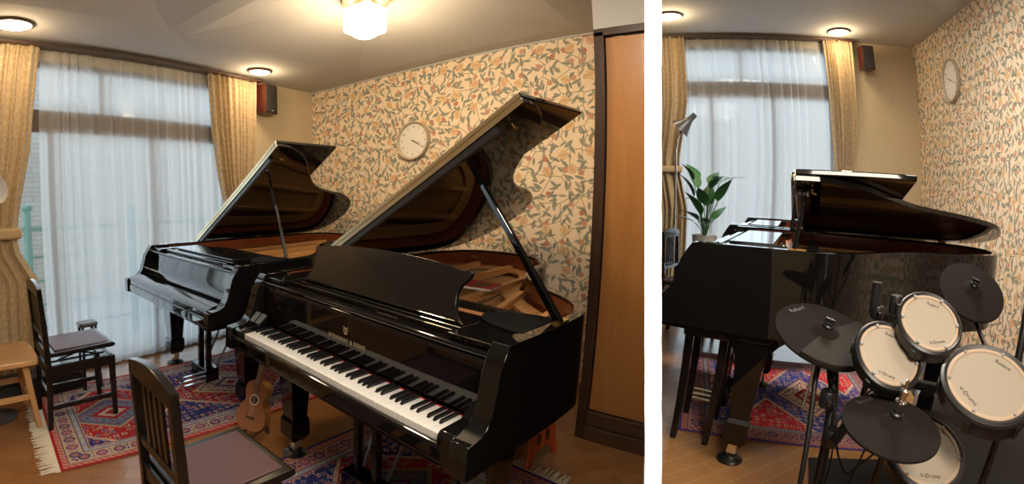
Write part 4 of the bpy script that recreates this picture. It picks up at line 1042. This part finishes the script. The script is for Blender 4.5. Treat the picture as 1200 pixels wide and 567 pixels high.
# ================================================================== RIGHT ROOM
HR = 3.13
Q = Vector((6.63, -2.04, 0))
azw = R(-13); DW = Vector((math.sin(azw), math.cos(azw), 0)); NW = Vector((-DW.y, DW.x, 0))       # inward normal of the window wall
azp = R(82.9); DP = Vector((math.sin(azp), math.cos(azp), 0)); NP = Vector((-DP.y, DP.x, 0))
struct(MB().prism([(1.0, .075), (2.0, .25), (3.0, .44), (4.6, .75), (6.05, 1.03), (6.64, -2.06), (1.0, -2.76)], .0, FR, 'xy').build('floor_raised', FLOORM2))
bpy.data.objects['floor_raised'].name = 'floor.001'
uvplane('wall_back', tuple(Q + Vector((0, 0, 0))), tuple(-DP), 8.1, 0, HR + .1, FRUIT, nrm=tuple(NP))
MWR = axes(DW, -NW, (0, 0, 1), Q)      # local x along the window wall, y outward
wr0, wr1, wrz = 1.20, 3.35, 3.02
for a, b, z0, z1 in ((-.1, wr0, 0, HR + .1), (wr1, 3.8, 0, HR + .1), (wr0, wr1, wrz, HR + .1)):
    uvplane('wall_far', tuple(Q + DW * a), tuple(DW), b - a, z0, z1, BEIGE, nrm=tuple(NW))
window_unit('window_2', MWR @ Matrix.Translation((0, .01, 0)), wr0, wr1, FR, wrz, (2.473, 2.642))
o = tag(MB().box(-4, 7, 2.2, 2.4, -.5, 4.5, MWR).build('neighbouring_wall', TILE), 'pale tiled wall outside the window of the right room', 'wall')
# ceiling of the right room (covers everything above the left ceiling too), with raised fields
def ceiling_right():
    bm = bmesh.new(); z = HR
    def face(*p): bm.faces.new([bm.verts.new(v) for v in p])
    # flat sheet with two shallow hip fields cut in: grid of cells aligned with the window wall
    def W3(a, b, h=0.): p = Q + DW * a + NW * b; return (p.x, p.y, z + h)
    A = [-.3, .35, 1.75, 2.1, 3.5, 7.]; B = [-.2, 1.35, 2.75, 3.1, 4.6, 9.]
    for i in range(5):
        for j in range(5):
            q = [W3(A[i], B[j]), W3(A[i + 1], B[j]), W3(A[i + 1], B[j + 1]), W3(A[i], B[j + 1])]
            if i in (1, 3) and j in (1, 3):
                c = W3((A[i] + A[i + 1]) / 2, (B[j] + B[j + 1]) / 2, .10)
                for k in range(4): face(q[k], q[(k + 1) % 4], c)
            else: face(*q)
    bmesh.ops.remove_doubles(bm, verts=bm.verts, dist=1e-5)
    me = bpy.data.meshes.new('ceiling'); bm.to_mesh(me); bm.free(); me.materials.append(CEIL)
    o = bpy.data.objects.new('ceiling', me); COL.objects.link(o); o['kind'] = 'structure'
ceiling_right()
MC = MWR @ Matrix.Translation((0, -.14, 0)) @ Matrix.Scale(-1, 4, (0, 1, 0))
def shp(tabL, tabR): return lambda u, z, xx: lerp_table(tabL, z) + u * (lerp_table(tabR, z) - lerp_table(tabL, z))
d1 = thing('window_drape', 'gold drape at the right end of the right room window, beside its speaker', 'curtain')
curtain('drape_cloth', DRAPE, 0, .9, FR + .02, HR - .04, depth=.045, pleat=.105, seed=21, shape=shp([(.3, 1.00), (1.6, 1.03), (2.2, .95), (3.1, .93)], [(.3, 1.27), (1.6, 1.24), (2.2, 1.28), (3.1, 1.30)]), frame=MC, nz=50, parent=d1)
d2 = thing('window_drape', 'gold drape with tieback behind the floor lamp, left in the right room', 'curtain')
curtain('drape_cloth', DRAPE, 0, 1.3, FR + .02, HR - .04, depth=.045, pleat=.11, seed=22, shape=shp([(.3, 2.88), (1.3, 2.90), (1.65, 2.98), (1.8, 2.99), (2.4, 2.90), (3.1, 2.90)], [(.3, 3.6), (3.1, 3.6)]), frame=MC, nz=50, parent=d2)
MB().box(2.96, 3.6, -.05, .075, 1.66, 1.73, MC).build('tieback', plain('tieback_gold', (.46, .33, .18), rough=.55), d2, bevel=.02)
MS = MWR @ Matrix.Translation((0, -.045, 0))
curtain('sheer_curtain', SHEER, 1.20, 2.06, FR + .02, HR - .04, depth=.026, pleat=.12, seed=31, frame=MS, label='right panel of the white sheer curtain in the right room', cat='curtain', nz=12)
curtain('sheer_curtain', SHEER, 2.04, 2.98, FR + .02, HR - .04, depth=.026, pleat=.12, seed=32, frame=MS, label='left panel of the white sheer curtain in the right room, behind the plant', cat='curtain', nz=12)
tag(MB().box(.9, 3.7, -.16, -.02, HR - .04, HR - .015, MWR).build('curtain_rail', TRIM), 'thin dark curtain rail along the ceiling of the right room', 'curtain rail')
downlight('round ceiling light above the right drape in the right room', (6.00, -.975, HR), .12)
downlight('round ceiling light cut off at the left edge of the right room', (5.17, .80, HR), .12)
speaker('dark wall speaker between the drape and the patterned wall of the right room', MWR @ Matrix.Translation((.77, -.16, 2.80)) @ Matrix.Scale(.92, 4) @ Matrix.Rotation(PI, 4, 'Z') @ Matrix.Rotation(PI, 4, 'Z'))
cp = Q - DP * 1.05
wall_clock('round wall clock with taupe rim on the patterned wall of the right room', axes(Vector((0, 0, 1)).cross(NP), (0, 0, 1), Vector((0, 0, 1)).cross(NP).cross(Vector((0, 0, 1))), (cp.x + NP.x * .003, cp.y + NP.y * .003, 2.60)), .195, 290, 112)

# floor lamp
t = thing('floor_lamp', 'dark adjustable floor lamp with funnel head beside the left drape of the right room', 'lamp', (5.24, .79, FR))
MB().lathe([(.15, 0), (.15, .015), (.02, .03), (.012, .04)], 30).build('base', DKGREY, t, smooth=True)
MB().tube([(0, 0, .04), (0, 0, 1.60), (-.0, -.01, 1.68), (0, -.035, 1.76), (0, -.055, 1.82)], .011, 10).build('pole', CHROME, t, smooth=True)
Msh = Matrix.Translation((0, -.09, 1.85)) @ Matrix.Rotation(R(48), 4, 'X')
MB().lathe([(.0, .13), (.026, .125), (.030, .06), (.045, .03), (.075, -.03), (.105, -.075), (.10, -.075), (.07, -.02), (.0, .0)], 28, Msh).build('lamp_head', DKGREY, t, smooth=True)
# plant
t = thing('potted_plant', 'leafy green potted plant on a stand in front of the right room window', 'plant', (4.95, .47, FR))
MB().lathe([(.085, .62), (.11, .84), (.118, .85), (.105, .85), (.10, .83), (0, .82)], 28).build('pot', POTW, t, smooth=True)
MB().lathe([(0, .831), (.10, .831), (0, .834)], 20).build('soil', SOIL, t)
for k in range(3):
    a = k * 2.1 + .3; MB().tube([(.10 * math.cos(a), .10 * math.sin(a), 0), (.06 * math.cos(a), .06 * math.sin(a), .61)], .01, 8).build('stand_leg', BLACK_METAL, t)
MB().lathe([(.0, .60), (.12, .60), (.12, .615), (0, .615)], 24).build('stand_top', BLACK_METAL, t)
rl = random.Random(4)
def leafmesh(l, w):
    m = MB(); n = 10; vs = []; fs = []
    for i in range(n + 1):
        s = i / n; ww = w * math.sin(PI * s ** .75) * (1 - .25 * s); z = l * s; b = -.35 * l * s * s
        vs += [(b + .10 * ww, -ww / 2, z), (b, 0, z), (b + .10 * ww, ww / 2, z)]
    for i in range(n): fs += [(3 * i, 3 * i + 1, 3 * i + 4, 3 * i + 3), (3 * i + 1, 3 * i + 2, 3 * i + 5, 3 * i + 4)]
    m.faces(vs, fs); return m
for k in range(20):
    a = 2 * PI * k / 20 * 2.4 + rl.random(); h = .06 + .44 * rl.random(); sp = .04 + .13 * rl.random()
    px, py = sp * math.cos(a), sp * math.sin(a)
    st = MB().tube([(.01 * math.cos(a), .01 * math.sin(a), .83), (px * .5, py * .5, .83 + h * .6), (px, py, .83 + h)], .004, 6).build('stem', LEAF, t)
    lf = leafmesh(.18 + .09 * rl.random(), .12 + .035 * rl.random()).build('leaf', LEAF, st, smooth=True)
    lf.location = (px, py, .83 + h); lf.rotation_euler = (rl.uniform(-.2, .2), R(rl.uniform(25, 85)), a if rl.random() > .0 else a); lf.rotation_euler = Matrix.Rotation(a + PI, 4, 'Z').to_3x3().to_4x4().__matmul__(Matrix.Rotation(-R(rl.uniform(15, 75)), 4, 'Y')).to_euler()
# chair + bench in the right room
ch3 = make_chair('black piano chair by the window of the right room, beyond the near piano', (4.62, .52, FR), R(-100), 'piano chairs in the right room')
t = thing('piano_bench', 'black piano bench pushed under the keyboard of the right room near piano', 'bench', (2.82, .185, FR), R(-2))
MB().box(-.20, .20, -.115, .115, .54, .59).build('seat', BLACK_SATIN, t, bevel=.01)
for sx in (-1, 1):
    for sy in (-1, 1): MB().taper((sx * .17, sy * .085, 0), .032, .032, (sx * .17, sy * .085, .54), .042, .042).build('leg', CHAIR_BLACK, t, bevel=.003)
make_rug('blue and red Persian rug under the piano of the right room', (2.74, .27), -82, 1.5, 1.5, 'blue', z0=FR + .001)
# drum mat
o = tag(MB().prism([(1.25, -.44), (2.71, -.46), (2.90, -1.34), (4.05, -1.38), (4.1, -2.25), (1.25, -2.45)], FR, FR + .008, 'xy').build('drum_mat', MATM), 'dark grey ribbed mat under the drum kit', 'mat')
# slatted white heater against the patterned wall
hp = Q - DP * 1.15 + NP * .12
t = thing('electric_heater', 'small white slatted heater standing against the patterned wall behind the drums', 'heater', (hp.x, hp.y, FR), math.atan2(DP.y, DP.x))
MB().box(-.17, .17, -.055, .055, .02, .60).build('housing', WHITEP, t, bevel=.01)
for k in range(8): MB().box(-.10 + k * .028, -.086 + k * .028, .0553, .058, .20, .56).build('slat', GREYP, t)
for s in (-1, 1): MB().box(s * .12 - .02, s * .12 + .02, -.07, .07, 0, .02).build('foot', GREYP, t)
hb = NP * .011
struct(uvplane('baseboard_back', tuple(Q + NP * .012), tuple(-DP), 4.2, FR, FR + .09, BASEB, thick=.011, nrm=tuple(NP)))

# ------------------------------------------------------------------ electronic drum kit
CAMP = Vector((0, 0, 1.468))
def pose(c, n):
    c = Vector(c); n = Vector(n).normalized(); away = (c - CAMP); y = (away - n * away.dot(n)).normalized(); x = y.cross(n)
    return axes(x, y, n, c)
def drum_pad(label, c, n, R_, depth=.036, logo=True, brand_at=R(100), v_at=R(-50)):
    t = thing('drum_pad', label, 'drum'); M = pose(c, n); t.matrix_world = M
    MB().lathe([(R_ * .90, -depth), (R_ * .97, -depth + .006), (R_ * .985, -.012), (R_, -.004), (R_ * .985, .004), (R_ * .93, .008), (R_ * .865, .004), (R_ * .86, -.004), (0, -.006)], 56).build('shell', SHELL, t, smooth=True)
    MB().lathe([(R_ * .775, .001), (R_ * .785, .0045), (R_ * .84, .006), (R_ * .862, .004), (R_ * .862, -.002)], 56, cap=False).build('hoop', HOOP, t, smooth=True)
    MB().lathe([(0, .0), (R_ * .78, .0), (R_ * .78, .0015), (0, .0015)], 56).build('mesh_head', MESHHEAD, t)
    for k in range(6):
        a = 2 * PI * k / 6 + .4
        lg = MB().lathe([(.006, 0), (.006, .005), (.003, .0065)], 10, Matrix.Translation((R_ * .82 * math.cos(a), R_ * .82 * math.sin(a), .005))).build('tension_screw', GREYP, t)
        MB().box(R_ * .97, R_ * 1.02, -.010, .010, -depth * .9, -.008, Matrix.Rotation(a, 4, 'Z')).build('lug', BLACK_METAL, t, bevel=.002)
    if logo:
        a = v_at; p = (R_ * .60 * math.cos(a), R_ * .60 * math.sin(a), .002)
        text_obj('logo', 'V-Drums', R_ * .13, INK, t, Matrix.Translation(p) @ Matrix.Rotation(a + PI / 2, 4, 'Z'), .0003)
        a = brand_at; p = (R_ * .60 * math.cos(a), R_ * .60 * math.sin(a), .002)
        text_obj('brand_name', 'Roland', R_ * .13, INK, t, Matrix.Translation(p) @ Matrix.Rotation(a - PI / 2, 4, 'Z'), .0003)
    return t
EMBOSS = plain('embossed_rubber', (.05, .045, .04), rough=.5)
def cymbal_pad(label, c, n, R_, split=None, chrome=False, brand=True):
    t = thing('cymbal_pad', label, 'cymbal'); M = pose(c, n); t.matrix_world = M
    prof = [(R_ * .94, -.010), (R_, -.006), (R_ * 1.0, -.002)]
    k = 22
    for i in range(k):
        r = R_ * (1 - i / k * .72); prof.append((r, .0012 * (i % 2) + .010 * (1 - r / R_)))
    prof += [(R_ * .26, .013), (R_ * .20, .021), (R_ * .12, .026), (.0, .027)]
    MB().lathe([(0, -.010)] + prof, 64).build('pad_disc', RUBBER, t, smooth=True)
    if split is not None:
        # raised smooth playing zone over one half
        pts = []
        for i in range(25):
            a = split - PI * .46 + PI * .92 * i / 24; pts.append((R_ * .99 * math.cos(a), R_ * .99 * math.sin(a)))
        pts += [(R_ * .16 * math.cos(split + PI * .5 + PI * i / 8), R_ * .16 * math.sin(split + PI * .5 + PI * i / 8)) for i in range(9)]
        vs = []
        nn = len(pts); 
        m = MB(); m.prism(pts, -.002, .0125, 'xy'); m.build('bow_zone', plain('smooth_rubber', (.021, .017, .0135), rough=.7, var=.06, spec=.15), t, bevel=.003)
    MB().lathe([(.020, .012), (.020, .034), (.016, .038), (.016, .044), (0, .045)], 20).build('wing_cap', SHELL, t, smooth=True)
    if chrome:
        MB().lathe([(.016, .044), (.018, .050), (.018, .066), (.010, .070), (.010, .082), (.013, .084), (.013, .094), (.005, .098), (.005, .12), (0, .121)], 18).build('clutch', CHROME, t, smooth=True)
    else:
        MB().box(-.018, .018, -.004, .004, .040, .056).build('wing_nut', SHELL, t, bevel=.002)
    if brand:
        a = R(150); p = (R_ * .80 * math.cos(a), R_ * .80 * math.sin(a), .0045)
        text_obj('brand_name', 'Roland', R_ * .15, EMBOSS, t, Matrix.Translation(p) @ Matrix.Rotation(a - PI / 2, 4, 'Z'), .0008)
    return t
crash = cymbal_pad('dark rubber crash cymbal pad nearest the piano leg, left of the drums', (1.813, -.263, 1.062), (-.298, -.156, .942), .18, split=R(-25))
hihat = cymbal_pad('black hi-hat cymbal pad with chrome clutch above the lowest drum', (1.393, -.451, .957), (-.148, -.042, .988), .155, chrome=True)
ride = cymbal_pad('dark rubber ride cymbal pad at the upper right in front of the patterned wall', (2.259, -.99, 1.177), (-.51, -.002, .86), .165, brand=False)
drum_pad('small tom drum pad between the crash cymbal and the upper tom', (1.581, -.442, 1.078), (-.538, -.155, .829), .12, brand_at=R(110), v_at=R(-70))
drum_pad('small tom drum pad just below the ride cymbal', (1.641, -.580, 1.162), (-.543, -.022, .839), .12)
drum_pad('large floor tom drum pad at the right edge', (1.653, -.860, 1.010), (-.338, .075, .938), .19, depth=.052, brand_at=R(75), v_at=R(-120))
drum_pad('snare drum pad at the bottom, partly covered by the hi-hat cymbal', (1.660, -.691, .792), (-.344, -.059, .937), .165, depth=.045, v_at=R(-55))
# rack
t = thing('drum_rack', 'black tubular drum rack with clamps holding the pads', 'rack', (0, 0, 0))
def tb(name, path, r, mat=BLACK_METAL, parent=None): return MB().tube(path, r, 14).build(name, mat, parent or t, smooth=True)
tb('main_post', [(1.80, -.305, 1.0), (1.74, -.322, .90), (1.52, -.362, FR + .03)], .018)
tb('thin_post', [(1.78, -.255, 1.045), (1.712, -.245, .93), (1.52, -.315, FR + .03)], .0095)
tb('silver_arm', [(1.864, -.255, .958), (1.824, -.238, .822)], .007, CHROME)
tb('cross_bar', [(1.60, -.33, .80), (1.74, -.44, .90), (1.86, -.62, .93), (1.90, -.90, .90), (1.86, -1.10, .86)], .017)
tb('right_post', [(1.93, -1.13, 1.27), (1.90, -1.10, 1.20), (1.86, -1.08, .9), (1.80, -1.05, FR + .03)], .018)
tb('left_foot_bar', [(1.52, -.36, FR + .03), (1.62, -.80, FR + .025), (1.80, -1.05, FR + .03)], .016)
tb('tom_post', [(1.884, -.438, 1.215), (1.872, -.450, 1.13), (1.86, -.56, .95)], .012)
tb('tom_post', [(1.717, -.471, 1.205), (1.74, -.52, 1.12), (1.84, -.60, .95)], .011)
tb('ride_arm', [(2.24, -.99, 1.16), (2.20, -1.0, 1.08), (1.90, -1.05, .92)], .010)
tb('floor_tom_arm', [(1.74, -.93, .98), (1.80, -1.0, .94), (1.86, -1.05, .93)], .011)
tb('floor_tom_arm', [(1.70, -.80, .945), (1.75, -.84, .90), (1.88, -.86, .91)], .011)
tb('snare_arm', [(1.70, -.66, .74), (1.78, -.60, .82), (1.84, -.60, .92)], .011)
tb('tom_arm', [(1.62, -.43, 1.03), (1.70, -.42, .98), (1.72, -.42, .92)], .011)
for c, rr, h in (((1.70, -.300, .90), .030, .05), ((1.872, -.450, 1.135), .024, .04), ((1.72, -.473, 1.19), .022, .05), ((1.86, -.60, .94), .028, .05), ((1.88, -1.06, .91), .03, .05), ((1.66, -.335, .80), .03, .05)):
    o = MB().lathe([(rr * .9, -h / 2), (rr, -h / 2 + .005), (rr, h / 2 - .005), (rr * .9, h / 2)], 18, Matrix.Translation(c)).build('clamp', SHELL, t, smooth=True)
    MB().box(c[0] - .05, c[0] - .02, c[1] - .008, c[1] + .008, c[2] - .008, c[2] + .008).build('wing_bolt', BLACK_METAL, o, bevel=.002)
tb('tilt_arm', [(1.69, -.30, .955), (1.76, -.275, 1.0), (1.813, -.263, 1.05)], .0095)
MB().tube([(1.884, -.438, 1.225), (1.884, -.438, 1.13)], .018, 12).build('post_cap', SHELL, t, smooth=True)
t2 = thing('hi_hat_stand', 'chrome and black hi-hat stand under the front cymbal pad', 'stand', (0, 0, 0))
tb('rod', [(1.393, -.451, 1.0), (1.40, -.452, .86), (1.42, -.455, FR + .05)], .006, CHROME, t2)
tb('tube_body', [(1.40, -.452, .88), (1.42, -.455, FR + .05)], .012, BLACK_METAL, t2)
for k in range(3):
    a = k * 2.09 + .5; tb('foot_leg', [(1.415, -.454, .55), (1.42 + .22 * math.cos(a), -.455 + .22 * math.sin(a), FR + .012)], .008, CHROME, t2)
for k, p in enumerate([
        [(1.70, -.30, .93), (1.66, -.33, .87), (1.62, -.36, .78), (1.56, -.40, .74), (1.50, -.42, .80), (1.46, -.45, .86)],
        [(1.62, -.46, 1.02), (1.72, -.44, .93), (1.76, -.36, .80), (1.70, -.34, .62), (1.60, -.40, .45)],
        [(1.66, -.62, 1.10), (1.74, -.58, .98), (1.72, -.50, .82), (1.62, -.44, .70), (1.52, -.42, .62)],
        [(1.80, -.27, 1.03), (1.74, -.29, .95), (1.76, -.33, .86), (1.68, -.36, .74), (1.62, -.36, .55)]]):
    tag(MB().tube(smoothpoly(p, 6), .0035, 6).build('audio_cable', CASE, smooth=True), ('black cable looping from the main post towards the hi-hat pad', 'black cable hanging from the small tom to the floor', 'black cable running down from the upper tom', 'black cable hanging beside the crash cymbal post')[k], 'cable')

# ------------------------------------------------------------------ light
wd = bpy.data.worlds.new('sky'); SC.world = wd; wd.use_nodes = True
nt = wd.node_tree; bg = nt.nodes['Background']
sky = nt.nodes.new('ShaderNodeTexSky')
try:
    sky.sky_type = 'HOSEK_WILKIE'; sky.turbidity = 8.; sky.sun_direction = (.3, -.4, .85)
except Exception: pass
mx = nt.nodes.new('ShaderNodeMix'); mx.data_type = 'RGBA'; mx.inputs[0].default_value = .85
L(nt, sky.outputs[0], mx.inputs[6]); mx.inputs[7].default_value = (.80, .90, 1.0, 1)
L(nt, mx.outputs[2], bg.inputs[0]); bg.inputs[1].default_value = 1.3

def area(name, loc, direction, sx, sy, energy, col=(1, 1, 1), spread=None, portal=False):
    l = bpy.data.lights.new(name, 'AREA'); l.shape = 'RECTANGLE'; l.size = sx; l.size_y = sy; l.energy = energy; l.color = col
    if spread is not None: l.spread = spread
    o = bpy.data.objects.new(name, l); COL.objects.link(o)
    z = -Vector(direction).normalized(); up = Vector((0, 0, 1)) if abs(z.z) < .9 else Vector((0, 1, 0)); x = up.cross(z).normalized(); y = z.cross(x)
    o.matrix_world = axes(x, y, z, loc)
    if portal: l.cycles.is_portal = True
    return o
# daylight arriving at the two windows
area('window_daylight', (1.28, 4.10, 1.25), (0, -1, 0), 2.4, 2.4, 30, (.86, .93, 1.))
wc = Q + DW * 2.27 - NW * .13
area('window_daylight', (wc.x, wc.y, 1.63), tuple(NW), 2.1, 2.7, 34, (.84, .92, 1.))
# lamps
point('ceiling_lamp_light', (2.24, 2.03, 2.34), 26, WARM, .10)
point('downlight_glow', (2.54, 3.60, 2.46), 5, WARM, .06)
point('downlight_glow', (.50, 3.49, 2.46), 5, WARM, .06)
point('downlight_glow', (6.00, -.975, HR - .10), 7, WARM, .06)
point('downlight_glow', (5.17, .80, HR - .10), 7, WARM, .06)
# unseen fill lights added to brighten both rooms
area('added_fill', (.3, -.3, 2.50), (.35, .6, -1), 1.0, 1.0, 62, (1., .88, .72))
area('added_fill', (3.9, -.75, 3.08), (.0, .0, -1), .8, .8, 52, (1., .88, .74))
area('added_fill', (1.6, -1.2, 3.05), (.25, .2, -1), .9, .9, 34, (1., .86, .70))
area('added_fill', (1.75, .62, 2.52), (.35, .0, -1), .4, .4, 15, (1., .86, .68))
# unseen narrow area lights added to whiten the end face of the partition
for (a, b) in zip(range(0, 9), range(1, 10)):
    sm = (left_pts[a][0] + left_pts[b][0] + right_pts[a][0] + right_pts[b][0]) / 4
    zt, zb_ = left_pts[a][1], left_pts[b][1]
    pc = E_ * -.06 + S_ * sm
    area('added_end_light', (pc.x, pc.y, (zt + zb_) / 2), tuple(E_), .040, zt - zb_, 3.2 * .040 * (zt - zb_), (1, 1, 1), spread=R(2.0))

# ------------------------------------------------------------------ camera
cam = bpy.data.cameras.new('camera'); co = bpy.data.objects.new('camera', cam); COL.objects.link(co); SC.camera = co
co.location = (0, 0, 1.468); co.rotation_euler = (R(90 - 5.0), 0, -R(42.65))
cam.type = 'PANO'; cam.panorama_type = 'FISHEYE_LENS_POLYNOMIAL'; cam.fisheye_fov = R(360)
cam.sensor_fit = 'HORIZONTAL'; cam.sensor_width = 12.0
for i, k in enumerate((0., 2.02789258e-01, -1.70952543e-02, 2.22473041e-03, -9.23704602e-05)): setattr(cam, 'fisheye_polynomial_k%d' % i, -k)
cam.shift_x = (600 - 377) / 1200; cam.shift_y = (269.046 - 283.5) / 567
cam.clip_start = .02

SC.view_settings.view_transform = 'Standard'; SC.view_settings.look = 'None'; SC.view_settings.gamma = 1; SC.view_settings.use_curve_mapping = False
SC.view_settings.exposure = .55
cy = SC.cycles
cy.use_denoising = True; cy.max_bounces = 8; cy.diffuse_bounces = 4; cy.glossy_bounces = 4; cy.transparent_max_bounces = 12; cy.sample_clamp_indirect = 6.; cy.caustics_reflective = False; cy.caustics_refractive = False
